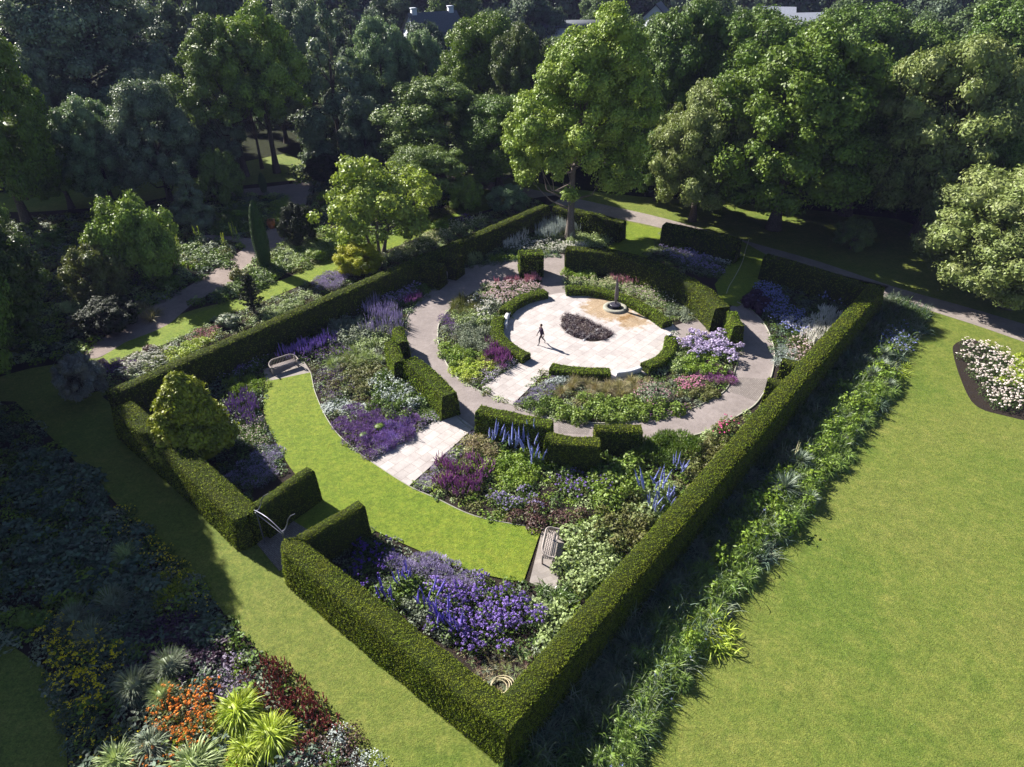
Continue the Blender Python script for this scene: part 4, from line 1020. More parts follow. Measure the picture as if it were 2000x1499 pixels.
D('sage_mound', 'grey-green sage-like mound in the middle of the inner left bed', 'herbs', ell(926, 655, 44, 24), 'mound', [F_['grey']], 1.0, 1.0, seed=6, n=260, L=.13, W=.05)
D('leafy_mound', 'pale leafy plants between olive grass and sage mound', 'herbs', ell(920, 622, 34, 12), 'mound', [F_['pale']], .9, .8, seed=7, n=200, L=.17)
D('leafy_mound', 'fresh green leafy mound below the sage mound', 'herbs', ell(900, 690, 30, 14), 'mound', [F_['bright']], .9, .8, seed=8, n=240, L=.14)
D('lime_mound', 'lime green mound at the lower tip of the inner left bed', 'herbs', ell(916, 720, 34, 16), 'mound', [F_['lime']], .8, .6, seed=9, n=240, L=.13)
D('loosestrife', 'magenta-pink spires near the top of the inner paved walk', 'flowers', ell(978, 690, 22, 20), 'spires', [F_['olive'], C_['magenta']], .7, .9, seed=10, ns=18, sw=.06)
D('lavender', 'purple and white edging flowers along the left of the inner paved walk', 'flowers', [(945, 752), (1018, 704), (1008, 696), (970, 716), (930, 742)], 'heads', [F_['grey'], C_['lilac']], .5, .35, seed=11, nf=12, fs=.14)
D('catmint', 'purple drift just inside the edging of the inner paved walk', 'flowers', [(925, 738), (965, 714), (1004, 692), (990, 684), (950, 706)], 'mist', [F_['green'], C_['magenta']], .6, .45, seed=12)
# inner lower bed
D('lavender', 'thin lavender tufts at the right edge of the inner paved walk', 'flowers', [(1010, 792), (1070, 736), (1090, 742), (1050, 790)], 'mist', [F_['grey'], C_['lav']], .6, .45, seed=13)
D('silver_herb', 'silvery white herb under the front low hedge', 'herbs', ell(1105, 742, 26, 8), 'mound', [F_['silver']], .6, .5, seed=14)
D('feather_grass', 'beige feathery grass below the front low hedge', 'grass', ell(1150, 760, 48, 16), 'grass', [F_['tan']], 1.0, .95, seed=15, n=200)
D('feather_grass', 'pinkish beige grass between the tan grass and the round shrub', 'grass', ell(1222, 752, 34, 18), 'grass', [F_['tan']], 1.0, 1.0, seed=16, n=200)
D('leafy_mound', 'dark green clump at the left tip of the inner lower bed', 'herbs', ell(1062, 792, 26, 10), 'mound', [F_['green']], .8, .7, seed=17, n=220)
D('leafy_mass', 'bright yellow-green leafy mass along the lower inner bed', 'herbs', [(1078, 800), (1110, 785), (1200, 778), (1290, 785), (1300, 806), (1220, 822), (1130, 824), (1085, 812)], 'mound', [F_['yg']], 1.0, .95, seed=18, n=260, L=.15, W=.09)
D('geranium', 'low violet flowers at the ring path right of the yellow-green mass', 'flowers', [(1298, 806), (1345, 785), (1350, 796), (1290, 816), (1240, 824)], 'heads', [F_['deep'], C_['magenta']], .6, .4, seed=19, nf=18, fs=.12)
D('phlox', 'big billowing pale lilac phlox at the right of the circle', 'flowers', ell(1388, 676, 52, 22, 10), 'heads', [F_['green'], C_['lilac']], .95, .95, seed=20, nf=30, fs=.2)
D('leafy_mound', 'fresh green mound below the pale lilac phlox', 'herbs', ell(1362, 712, 36, 14), 'mound', [F_['bright']], .9, .8, seed=21, n=240)
D('loosestrife', 'purple-pink drift beside the right ring path', 'flowers', ell(1402, 732, 40, 16), 'mist', [F_['olive'], C_['magenta']], .8, .6, seed=22, nf=200)
D('sedum', 'pink flower heads left of the purple-pink drift', 'flowers', ell(1350, 748, 22, 12), 'heads', [F_['green'], C_['pink']], .7, .6, seed=23)
D('leafy_mound', 'olive and red-tinged clumps at the ring path below the pink heads', 'herbs', ell(1376, 766, 34, 12), 'mound', [F_['olive']], .8, .6, seed=24, n=200)
D('leafy_mound', 'grey-green leafy plants right of the low hedge with the white tag', 'herbs', ell(1320, 705, 22, 18), 'mound', [F_['pale']], .8, .8, seed=25, n=200)
# bed behind the plaza
D('leafy_mound', 'bright green leaves at the left end of the great curved hedge', 'herbs', ell(1128, 534, 30, 6), 'mound', [F_['bright']], .9, .9, seed=26)
D('yarrow', 'cream and pinkish flowers behind the long low hedge arc, left part', 'flowers', ell(1180, 552, 62, 7, 3), 'heads', [F_['pale'], C_['cream']], .7, .7, seed=27, nf=18, fs=.12)
D('astilbe', 'small pink spires in front of the great curved hedge', 'flowers', ell(1225, 545, 36, 6), 'spires', [F_['green'], C_['rose']], .6, .8, seed=28)
D('japanese_anemone', 'scattered white flowers in shade of the great curved hedge', 'flowers', ell(1310, 570, 48, 15, 22), 'heads', [F_['deep'], C_['white']], .8, .8, seed=29, nf=7, fs=.09, m=7)
D('phlox', 'pink-white clumps behind the long low hedge arc, middle part', 'flowers', ell(1262, 576, 36, 9, 18), 'heads', [F_['pale'], C_['palepink']], .7, .65, seed=30, nf=10, fs=.12)
D('silver_herb', 'silver-grey and green clumps at the right tip of the bed behind the fountain', 'herbs', ell(1345, 612, 36, 10, 12), 'mound', [F_['grey']], .7, .5, seed=31)
# bed left of the ring path
D('aster', 'white-lilac flowers under the long dark hedge by the ring path', 'flowers', ell(775, 575, 36, 14, -15), 'heads', [F_['grey'], C_['lav']], .9, .9, seed=32, nf=14, fs=.14)
D('loosestrife', 'magenta spires at the upper left ring path edge', 'flowers', ell(812, 585, 20, 9), 'spires', [F_['green'], C_['magenta']], .7, .7, seed=33, ns=14)
D('leafy_mound', 'soft green mound beside the dark hedge block', 'herbs', ell(828, 556, 28, 12), 'mound', [F_['green']], 1.0, 1.0, seed=34, n=220)
D('perovskia', 'tall misty lavender-lilac spires left of the ring path', 'flowers', ell(748, 626, 36, 24), 'spires', [F_['grey'], C_['lav']], .9, 1.25, seed=35, ns=13, sw=.045, sl=.65)
D('leafy_mound', 'grey-green bushy clumps left of the lavender-lilac spires', 'herbs', ell(686, 645, 38, 20, -15), 'mound', [F_['grey']], 1.0, .95, seed=36, n=220)
D('leafy_mound', 'pale leaved clumps under the lavender-lilac spires', 'herbs', ell(728, 668, 30, 13), 'mound', [F_['pale']], .8, .7, seed=37)
D('salvia', 'blue-violet spires in the shade edge above the upper bench', 'flowers', ell(600, 680, 46, 9, -18), 'spires', [F_['deep'], C_['violet']], .8, 1.0, seed=38, ns=13, sw=.06)
D('salvia', 'purple-pink flower band right of the upper bench', 'flowers', ell(640, 690, 44, 9, -8), 'heads', [F_['green'], C_['purple']], .7, .6, seed=39, nf=18, fs=.12)
D('aster', 'dark violet patch lit at the hedge foot far above the upper bench', 'flowers', ell(690, 605, 30, 9, -20), 'heads', [F_['deep'], C_['lav']], .8, .8, seed=40, nf=14, fs=.12)
D('feather_grass', 'light green upright leaves right of the purple-pink band', 'herbs', ell(692, 698, 36, 13), 'grass', [F_['pale']], .8, .85, seed=41, n=150, W=.03)
D('leafy_mound', 'dusky purple-green spreading plants at the crescent lawn edge', 'herbs', ell(645, 745, 28, 36, -15), 'mist', [F_['olive'], C_['purple']], .9, .6, seed=42, nf=50)
D('leafy_mound', 'olive green leafy stretch in the middle of the left bed', 'herbs', ell(705, 735, 42, 30), 'mound', [F_['olive']], .9, .7, seed=43, n=200)
D('leafy_shrubs', 'white-edged leafy perennials beside the longest stepped hedge', 'herbs', ell(785, 762, 44, 34, 20), 'mound', [F_['silver']], 1.0, 1.0, seed=44, n=130, L=.15, W=.07)
D('leafy_mound', 'green growth among the white-edged perennials', 'herbs', ell(775, 765, 50, 38, 20), 'mound', [F_['green']], .9, .9, seed=45, n=160)
D('silver_herb', 'silver carpet at the lawn edge above the big purple drift', 'herbs', ell(680, 796, 40, 12, 15), 'mound', [F_['silver']], .7, .3, seed=46, n=180)
D('catmint', 'big hazy purple drift left of the outer paved walk', 'flowers', [(650, 820), (690, 806), (760, 800), (800, 830), (800, 862), (760, 885), (735, 895), (700, 878), (672, 852)], 'mist', [F_['olive'], C_['purple']], .9, .75, seed=47, nf=260, fs=.055)
D('catmint', 'bluer part of the purple drift near the paved walk edging', 'flowers', ell(765, 850, 36, 26), 'mist', [F_['grey'], C_['violet']], .8, .75, seed=48, nf=200)
D('leafy_mound', 'dark green low plants above the edging of the outer paved walk', 'herbs', ell(818, 806, 44, 15, 0), 'mound', [F_['green']], .7, .45, seed=49)
D('edging_flowers', 'white and purple edging flowers along the left of the outer paved walk', 'flowers', [(718, 892), (790, 846), (868, 796), (880, 804), (800, 852), (734, 898)], 'heads', [F_['grey'], C_['lilac']], .5, .35, seed=50, nf=16, fs=.13, spacing=.33)
# left bed around the conical evergreen
D('geranium', 'mauve flowers immediately left of the upper bench', 'flowers', ell(474, 720, 38, 12, -15), 'heads', [F_['green'], C_['lav']], .8, .6, seed=51, nf=10, fs=.12)
D('fennel', 'fluffy fresh green plants left of the crescent lawn top', 'herbs', ell(478, 752, 34, 14), 'mist', [F_['bright'], F_['bright']], .9, .8, seed=52)
D('salvia', 'purple spires at the left rim of the crescent lawn', 'flowers', ell(482, 800, 26, 30), 'spires', [F_['green'], C_['purple']], .75, .7, seed=53, ns=16, sw=.06)
D('geranium', 'white and lilac speckled plants right of the conical evergreen', 'flowers', ell(494, 846, 24, 26), 'heads', [F_['green'], C_['palepink']], .65, .45, seed=54, nf=9, fs=.10)
D('catmint', 'misty blue-mauve shaded carpet above the upper divider hedge', 'flowers', ell(500, 918, 48, 26, -30), 'mist', [F_['blueleaf'], C_['lav']], .8, .55, seed=55)
D('aster', 'dim violet plants in hedge shade left of the upper bench', 'flowers', ell(420, 720, 60, 16, -22), 'mist', [F_['deep'], C_['dkviolet']], .9, .6, seed=56)
# big front bed
D('edging_flowers', 'purple edging plants along the right of the outer paved walk', 'flowers', [(806, 952), (862, 902), (926, 842), (942, 848), (880, 905), (830, 958)], 'mist', [F_['grey'], C_['lilac']], .5, .35, seed=57)
D('leafy_mound', 'olive pale leaved shrubs below the left stepped hedge', 'herbs', ell(944, 874, 30, 20), 'mound', [F_['tan']], .9, 1.1, seed=58, n=260, L=.1, W=.06)
D('loosestrife', 'deep magenta-purple spires in the bed right of the outer paved walk', 'flowers', ell(902, 926, 46, 28), 'spires', [F_['olive'], C_['magenta']], .85, .9, seed=59, ns=17, sw=.06, sl=.45)
D('leafy_mass', 'bright green leafy mass under the tall blue delphiniums', 'herbs', ell(1004, 915, 56, 26), 'mound', [F_['bright']], 1.0, .9, seed=60, n=240, L=.14, W=.08)
D('phlox', 'violet-blue phlox band near the lawn, left of the reddish shrubs', 'flowers', ell(1000, 976, 46, 13, 3), 'heads', [F_['green'], C_['lav']], .8, .75, seed=61, nf=18, fs=.15)
D('phlox', 'purple phlox specks in the middle of the big front bed', 'flowers', ell(1140, 945, 54, 15, 5), 'heads', [F_['green'], C_['violet']], .8, .8, seed=62, nf=9, fs=.14)
D('red_shrubs', 'reddish brown leafy shrubs beside the lower bench', 'herbs', ell(1052, 1008, 58, 18, 4), 'mound', [F_['bronze']], 1.0, .9, seed=63, n=220, L=.12, W=.06)
D('leafy_mass', 'yellow-green big-leaved bush mass in the middle of the big front bed', 'herbs', ell(1212, 940, 50, 36), 'mound', [F_['yg']], 1.1, 1.2, seed=64, n=240, L=.17, W=.11)
D('bushy_mass', 'dense feathery green bushes right of the low stepped hedge', 'herbs', ell(1292, 872, 66, 24, -5), 'mist', [F_['bright'], F_['green']], 1.1, 1.35, seed=65, n=160, nf=260, fs=.07)
D('leafy_mass', 'dark green stems in front of the forward stepped hedge', 'herbs', ell(1120, 905, 60, 18), 'mound', [F_['green']], .9, .9, seed=66, n=220)
D('leafy_mass', 'pale grey-green leafy mass right of the lower bench', 'herbs', ell(1150, 1080, 52, 60, 10), 'mound', [F_['pale']], 1.1, 1.1, seed=67, n=240, L=.15, W=.1)
D('leafy_mass', 'mixed green and russet shrubs along the sunny hedge side', 'herbs', ell(1218, 1020, 54, 36, -30), 'mound', [F_['olive']], 1.1, 1.1, seed=68, n=240, L=.13)
D('leafy_mass', 'pale mint-leaved perennials close to the long lawn-side hedge', 'herbs', ell(1262, 1000, 22, 45, 35), 'mound', [F_['pale']], 1.0, 1.0, seed=69, n=220)
D('sword_leaves', 'dark green sword leaves under the lower bench', 'leaves', ell(1082, 1162, 56, 24, -15), 'straps', [F_['strap']], .9, .95, seed=70, n=50)
D('leafy_mass', 'grey-green rosettes below the sword leaves', 'herbs', ell(1078, 1218, 34, 34, -30), 'mound', [F_['pale']], .8, .7, seed=71, n=160, L=.2, W=.12)
D('leafy_mass', 'green growth lining the long hedge inside, upper stretch', 'herbs', ell(1380, 885, 40, 20, -45), 'mound', [F_['olive']], 1.0, .9, seed=72, n=200)
D('roses', 'pink flowered plants where the ring path meets the long hedge', 'flowers', ell(1412, 835, 32, 12, -20), 'heads', [F_['olive'], C_['hotpink']], .8, .8, seed=73, nf=5, fs=.15)
D('leafy_mass', 'lime-tinged plants between the ring path and the long hedge', 'herbs', ell(1368, 858, 34, 10, -12), 'mound', [F_['pale']], .8, .7, seed=74)
# corner bed
D('sea_lavender', 'airy pale lilac haze at the lower rim of the crescent lawn', 'flowers', ell(835, 1102, 56, 20, 15), 'mist', [F_['grey'], C_['lav']], 1.0, .95, seed=75, nf=240)
D('sea_lavender', 'airy lilac haze continuing right along the crescent lawn', 'flowers', ell(905, 1130, 50, 12, 12), 'mist', [F_['grey'], C_['lav']], .9, .7, seed=76, nf=200)
D('phlox', 'vivid violet phlox mass in the front corner bed', 'flowers', [(870, 1150), (920, 1140), (1020, 1158), (1032, 1190), (1010, 1230), (960, 1250), (900, 1252), (868, 1215), (852, 1180)], 'heads', [F_['green'], C_['violet']], .85, .85, seed=77, nf=24, fs=.18, m=12)
D('leafy_mass', 'green leafy clumps left of the violet phlox', 'herbs', ell(790, 1148, 38, 20), 'mound', [F_['green']], .9, .8, seed=78, n=200)
D('leafy_mass', 'white-flecked leafy plants against the sunny front hedge', 'herbs', ell(830, 1205, 44, 20, 38), 'mound', [F_['grey']], .8, .7, seed=79, n=200)
D('shaded_flowers', 'dim violet flowers in the shade of the lower divider hedge', 'flowers', ell(720, 1092, 46, 28, 30), 'heads', [F_['deep'], C_['dkviolet']], .8, .7, seed=80, nf=9)
# far beds
D('veronica', 'tall pale grass-like spires left of the tallest tree trunk', 'flowers', ell(1084, 448, 42, 12), 'spires', [F_['pale'], F_['silver']], .8, 1.2, seed=81, ns=20, sw=.05, sl=.7)
D('veronica', 'white spires under the long dark hedge left of the tree bed', 'flowers', ell(990, 470, 30, 10, -10), 'spires', [F_['grey'], C_['white']], .8, 1.1, seed=82, ns=12, sw=.06)
D('silver_herb', 'grey and whitish mounds between the white spires and the trunk', 'herbs', ell(1050, 482, 60, 8), 'heads', [F_['grey'], C_['white']], .8, .55, seed=83, nf=12)
D('airy_shrub', 'round airy green plant mass beside the dark clipped blocks', 'herbs', ell(932, 506, 26, 14), 'mist', [F_['pale'], F_['pale']], 1.2, 1.8, seed=84, nf=200)
D('leafy_mound', 'green clumps at the top bend of the ring path', 'herbs', ell(984, 503, 26, 6), 'mound', [F_['bright']], .8, .8, seed=85)
D('leafy_mound', 'grey-green leafy mounds right of the tallest trunk', 'herbs', ell(1160, 468, 38, 11), 'mound', [F_['pale']], 1.0, .9, seed=86)
D('silver_herb', 'white flowers in front of the tallest trunk', 'flowers', ell(1130, 482, 24, 6), 'heads', [F_['grey'], C_['white']], .8, .7, seed=87)
D('catmint', 'blue and white flowers in the bed behind the short far hedge', 'flowers', ell(1350, 506, 50, 13, 18), 'heads', [F_['grey'], C_['lav']], .8, .7, seed=88, nf=14)
D('silver_herb', 'silvery white mound at the right tip of the bed behind the short far hedge', 'herbs', ell(1410, 502, 24, 7, 10), 'heads', [F_['silver'], C_['white']], .8, .6, seed=89)
D('leafy_mound', 'fresh green band in front of the short far hedge', 'herbs', ell(1325, 478, 34, 6, 12), 'mound', [F_['bright']], .9, .8, seed=90)
D('aster', 'deep blue flowers at the edge of the grass gap', 'flowers', ell(1500, 580, 28, 22, 40), 'heads', [F_['deep'], C_['blue']], .8, .9, seed=91, nf=20, fs=.14)
D('aster', 'blue flowers trailing down the far right bed', 'flowers', ell(1540, 622, 30, 20, 40), 'heads', [F_['deep'], C_['blue']], .8, .8, seed=92, nf=18, fs=.14)
D('aster', 'small blue patch near the far right corner hedge', 'flowers', ell(1638, 583, 24, 6, 5), 'heads', [F_['deep'], C_['blue']], .7, .9, seed=93, nf=12)
D('phlox', 'white phlox in the sun patch of the far right bed', 'flowers', ell(1560, 632, 28, 8), 'heads', [F_['grey'], C_['white']], .8, .8, seed=94, nf=18)
D('white_spires', 'white and green grassy plants along the hedge in the far right bed', 'flowers', ell(1606, 640, 40, 22, -40), 'spires', [F_['pale'], C_['white']], .8, .9, seed=95, ns=14)
D('leafy_mound', 'pink-tinged green plants at the lower end of the far right bed', 'herbs', ell(1570, 678, 38, 18, -40), 'heads', [F_['olive'], C_['palepink']], .8, .7, seed=96, nf=8)
D('silver_herb', 'silver feathery plant at the foot of the farther hedge spur', 'herbs', ell(1530, 698, 18, 14), 'mist', [F_['silver'], F_['silver']], .9, .9, seed=97)
D('dark_shrub', 'very dark purple shrub by the end of the grass gap', 'shrub', ell(1478, 586, 18, 14), 'bush', [F_['plum']], 1.3, 1.4, seed=98)
# long border outside the south-east hedge
D('lilyturf', 'sunlit strap-leaved edge along the open lawn, lower stretch', 'leaves', [(1556, 1010), (1486, 1090), (1420, 1180), (1365, 1262), (1300, 1368), (1230, 1500), (1150, 1500), (1260, 1300), (1330, 1170), (1420, 1070), (1500, 970)], 'mop', [F_['edge']], 1.15, 1.3, seed=99, spacing=.62, n=230, L=.4, W=.034, droop=1.9)
D('lilyturf', 'sunlit strap-leaved edge along the open lawn, upper stretch', 'leaves', [(1652, 868), (1586, 955), (1560, 1012), (1500, 970), (1590, 860), (1660, 760), (1700, 700), (1742, 740), (1712, 800)], 'mop', [F_['edge']], 1.15, 1.3, seed=100, spacing=.62, n=230, L=.4, W=.034, droop=1.9)
D('daylily_clump', 'lime-tinted leafy clump in the lower long border, brightest of the edge', 'leaves', ell(1392, 1225, 34, 38, -30), 'straps', [F_['lime']], 1.1, 1.1, seed=150, n=70, L=.7)
D('mixed_herbs', 'rounded mid-green clumps along the middle of the long border', 'herbs', [(1700, 700), (1740, 740), (1650, 860), (1560, 990), (1400, 1190), (1340, 1170), (1480, 960), (1600, 820)], 'mound', [F_['bright']], 1.3, 1.35, seed=151, n=260, L=.17, W=.07, spacing=1.15)
D('agapanthus', 'scattered blue flower stems in the long border, lowest stretch', 'flowers', [(1400, 1230), (1330, 1330), (1240, 1480), (1180, 1490), (1300, 1270)], 'straps', [F_['green'], C_['blue']], .9, .95, seed=101, n=30, fl=1, spacing=1.3)
D('agapanthus', 'scattered blue flower stems in the long border near the middle', 'flowers', [(1500, 960), (1540, 1010), (1480, 1070), (1430, 1020)], 'straps', [F_['green'], C_['blue']], .9, .95, seed=102, n=30, fl=1, spacing=1.2)
D('aster', 'dim blue flowers at the shaded upper end of the long border', 'flowers', ell(1755, 665, 26, 26, -50), 'heads', [F_['deep'], C_['blue']], .8, .7, seed=103, nf=8)
D('hummock', 'dark green low bushes at the top end of the long border beside the outer path', 'herbs', ell(1775, 615, 34, 16, 20), 'mound', [F_['deep']], 1.1, .8, seed=104, n=200)
D('feather_grass', 'fine grey-green long grass in hedge shade near the front corner', 'grass', [(1180, 1270), (1270, 1250), (1250, 1370), (1130, 1400), (1100, 1360)], 'grass', [F_['grey']], 1.5, 1.3, seed=105, n=190, droop=2.6)
D('leafy_mound', 'sunny yellow-green leaves beside the upper silvery swords', 'leaves', ell(1745, 715, 16, 24, -40), 'straps', [F_['lime']], .8, .8, seed=106)

# countable plants -------------------------------------------------------------
def P(*a, **k): return plant(*a, **k)
yu = dict(n=150, L=.6, W=.04)
for i, (x, y, s) in enumerate([(1722, 702, 1.15), (1700, 742, 1.1), (1560, 912, 1.2), (1528, 968, 1.45), (1542, 948, 1.0), (1718, 722, 1.0), (1690, 718, .9), (1735, 760, .8), (1580, 985, .9), (1498, 952, .9)]):
    P('yucca', ['topmost silvery sword-leaved clump in the long border by the lawn', 'silvery sword-leaved clump just below the topmost ones', 'upper sword-leaved clump of the lower group, beside the brown flower spike',
                'largest round sword-leaved clump, lowest in the long border', 'sword-leaved clump tucked behind the largest round one', 'sword-leaved clump at the lawn edge among the topmost ones', 'sword-leaved clump on the hedge side of the topmost ones', 'small sword-leaved clump at the lawn edge below the topmost ones', 'small sword-leaved clump at the lawn edge beside the largest round one', 'small sword-leaved clump in hedge shade beside the largest round one'][i], 'yucca', x, y, 'rosette', [F_['yucca']], s * 1.1, s, 'sword-leaved clumps in the long border', seed=i, **yu)
P('flowering_spike', 'brown dead flower spike standing above the sword leaves', 'flower spike', 1550, 905, 'spires', [F_['olive'], C_['straw']], .5, 1.7, seed=1, n=20, ns=2, sl=.8, sw=.16, lean=.03)
gr = dict(n=800, L=.32, W=.016, droop=1.2, r=.3)
for i, (x, y, s, lab) in enumerate([(222, 1184, 1.2, 'largest round grass tuft of the shaded lower left border'), (150, 1215, 1.1, 'round grass tuft left of the largest one'), (184, 1248, 1.15, 'round grass tuft just above the yellow flowers'),
                                    (334, 1305, 1.15, 'round grass tuft right of the yellow flowers'), (266, 1345, 1.15, 'round grass tuft beside the lower end of the yellow flowers'), (322, 1362, .9, 'half-lit grass tuft above the orange flowers'), (250, 1090, 1.0, 'arching grass clump beside the upper yellow flowers')]):
    P('tuft_grass', lab, 'grass', x, y + 6, 'mop', [F_['grey'] if i < 5 else F_['pale']], s * 1.55, s * 2.1, 'round grass tufts in the shaded border', seed=i, **gr)
hk = dict(n=900, L=.42, W=.03, droop=2.4, r=.34, up=.9)
for i, (x, y, s, lab) in enumerate([(470, 1402, 1.5, 'upper bright yellow-green arching grass clump beside the red flowers'), (535, 1450, 1.45, 'lower right yellow-green arching grass clump'), (485, 1475, 1.1, 'yellow-green grass clump wedged between its two bigger neighbours'),
                                    (468, 1505, .9, 'small yellow-green grass clump at the bottom edge'), (300, 1468, 1.2, 'pale green arching grass left of the orange flowers'), (385, 1510, 1.5, 'silvery striped arching grass at the bottom edge'), (235, 1500, 1.3, 'long pale grass at the bottom edge, leftmost')]):
    P('arching_grass', lab, 'grass', x, y, 'mop', [F_['lime'] if i < 4 else F_['pale'] if i != 4 else F_['grey']], s * 1.4, s * 1.35, 'arching grass clumps at the lower left', seed=i, **hk)
bx = dict(n=600, L=.07, W=.045, h=.8)
P('box_ball', 'upper small clipped ball in the big purple drift', 'clipped ball', 742, 842, 'clipped', [F_['green']], .8, .65, 'clipped balls in the purple drift', seed=0, **bx)
P('box_ball', 'lower small clipped ball in the big purple drift', 'clipped ball', 712, 858, 'clipped', [F_['green']], .72, .6, 'clipped balls in the purple drift', seed=1, **bx)
P('round_shrub', 'large rounded grey-green shrub with pinkish bloom in the inner lower bed', 'shrub', 1278, 778, 'mound', [F_['grey'], C_['pink']], 2.7, 1.5, seed=0, n=1500, L=.05, W=.03, h=.6, fl=260, fs=.02)
dl = dict(n=80, ns=9, sl=.8, sw=.075, h=.6, lean=.16)
for i, (x, y, s, lab) in enumerate([(974, 866, 1.5, 'tallest blue delphiniums behind the left stepped hedge'), (1002, 872, 1.5, 'blue delphiniums beside the tallest ones'), (1036, 880, 1.6, 'blue delphinium cluster against the forward stepped hedge'), (1044, 905, 1.3, 'low-hanging blue delphiniums under the forward stepped hedge'),
                                    (1078, 888, 1.1, 'small blue delphiniums leaning out in front of the forward hedge'), (1270, 965, 1.6, 'blue delphinium cluster left of the long hedge'), (1300, 985, 1.4, 'blue delphinium cluster touching the long hedge'), (1282, 998, 1.2, 'lower blue delphiniums by the long hedge'), (1322, 920, 1.1, 'single blue delphinium clump higher by the long hedge'),
                                    (752, 1172, 1.3, 'blue-violet delphiniums spilling toward the front hedge'), (792, 1142, 1.2, 'three upright delphinium spikes in the airy lilac haze'), (838, 1178, 1.4, 'tall slanting blue-violet delphiniums left of the violet phlox'), (862, 1212, 1.4, 'delphiniums lying into the violet phlox'), (882, 1236, 1.2, 'lowest blue delphiniums in the corner bed')]):
    P('delphinium', lab, 'delphinium', x, y + 8, 'spires', [F_['green'], C_['blue'] if i < 9 else flower((.2, .16, .6))], s, s * .95, 'blue delphiniums', seed=i, **dl)
# rose bed on the right
R = np.random.RandomState(31); rp = [G(x, y) for x, y in [(1872, 690), (1884, 676), (1918, 672), (1950, 690), (1996, 730), (2040, 775), (2050, 815), (1990, 810), (1930, 795), (1900, 760)]]
for i, p in enumerate(scatter(rp, .82, R)):
    key = ('rose', i % 3)
    if key not in PR:
        v, q, m = proto('heads', n=150, L=.1, W=.06, nf=13, fs=.16, m=10)[i % 3]; mb = MB(); mb.add(v, q, m); PR[key] = mb.mesh('rose_bush')
    o = link('rose_bush', PR[key], [F_['deep'], C_['cream'] if 0 else fl_((.82, .70, .68))], loc=(p[0], p[1], .012), rz=R.uniform(0, 6), scale=(1.05, 1.05, R.uniform(.75, 1.0)))
    tag(o, 'pale pink rose bush in the leaf-shaped bed cut into the open lawn', 'rose bush', 'pale rose bushes in the lawn bed')
D('lime_plants', 'yellow-green leafy clump right of the rose bed at the picture edge', 'herbs', ell(1992, 725, 20, 28, 30), 'mound', [F_['lime']], .9, .8, seed=107, n=200)

# lower-left border drifts
D('kale', 'blue-green leafy rosettes in tree shade at the far left, biggest spread', 'herbs', [(20, 900), (120, 900), (230, 1010), (300, 1120), (260, 1180), (120, 1180), (20, 1100)], 'mound', [F_['blueleaf']], 1.3, 1.0, seed=160, n=200, L=.22, W=.13, spacing=1.15)
D('leafy_mound', 'dark green rounded clumps left of the grass tufts', 'herbs', [(60, 1130), (140, 1150), (200, 1170), (120, 1230), (60, 1220)], 'bush', [F_['green']], 1.2, 1.0, seed=161, spacing=1.2)
D('coneflowers', 'yellow daisies in the shade at the far left, biggest patch', 'flowers', [(80, 1225), (130, 1225), (215, 1275), (215, 1330), (180, 1370), (120, 1350), (105, 1290)], 'heads', [F_['dull'], C_['yellow']], .85, .85, seed=110, nf=20, fs=.14, m=7)
D('coneflowers', 'thin trail of yellow daisies below the biggest yellow patch', 'flowers', [(120, 1360), (180, 1380), (240, 1440), (220, 1490), (140, 1440)], 'heads', [F_['dull'], C_['yellow']], .9, .8, seed=111, nf=7, fs=.13, m=6)
D('coneflowers', 'small yellow daisies along the grass walk, upper stretch', 'flowers', [(230, 1005), (262, 1010), (350, 1100), (366, 1125), (340, 1130), (280, 1070)], 'heads', [F_['deep'], C_['yellow']], .8, .7, seed=112, nf=14, fs=.12, m=6)
D('goldenrod', 'dull yellow-green domed mass below the small yellow daisies', 'flowers', ell(330, 1150, 38, 34), 'mist', [F_['olive'], flower((.32, .36, .03))], .9, .8, seed=113, nf=220)
D('coneflowers', 'mixed yellow and orange flowers at the grass walk below the domed mass', 'flowers', [(370, 1140), (396, 1160), (425, 1195), (400, 1215), (365, 1180)], 'heads', [F_['blueleaf'], C_['yellow']], .8, .7, seed=114, nf=5, fs=.1)
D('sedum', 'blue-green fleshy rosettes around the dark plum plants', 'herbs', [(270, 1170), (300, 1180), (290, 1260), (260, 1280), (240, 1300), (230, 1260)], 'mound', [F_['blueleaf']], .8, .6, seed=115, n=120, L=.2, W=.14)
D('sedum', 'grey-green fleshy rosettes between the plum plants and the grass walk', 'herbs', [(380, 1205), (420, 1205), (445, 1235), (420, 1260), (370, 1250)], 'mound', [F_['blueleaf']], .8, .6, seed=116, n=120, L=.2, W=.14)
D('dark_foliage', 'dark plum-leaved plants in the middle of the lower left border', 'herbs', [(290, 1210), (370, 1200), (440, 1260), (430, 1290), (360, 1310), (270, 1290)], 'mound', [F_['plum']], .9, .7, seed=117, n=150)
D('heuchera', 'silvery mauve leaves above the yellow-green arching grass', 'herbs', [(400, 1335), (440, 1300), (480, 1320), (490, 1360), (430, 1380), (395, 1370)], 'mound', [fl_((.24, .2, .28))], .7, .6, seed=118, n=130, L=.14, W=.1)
D('milkweed', 'bright orange flower mass in the sun at the lower left', 'flowers', [(312, 1395), (345, 1350), (398, 1350), (412, 1390), (396, 1430), (380, 1460), (330, 1460), (300, 1430)], 'heads', [F_['olive'], C_['orange']], .85, .9, seed=119, nf=22, fs=.13, m=9)
D('milkweed', 'orange flowers at the bottom edge', 'flowers', [(260, 1490), (320, 1470), (420, 1470), (440, 1500), (300, 1520)], 'heads', [F_['olive'], C_['orange']], .8, .7, seed=120, nf=12, fs=.12)
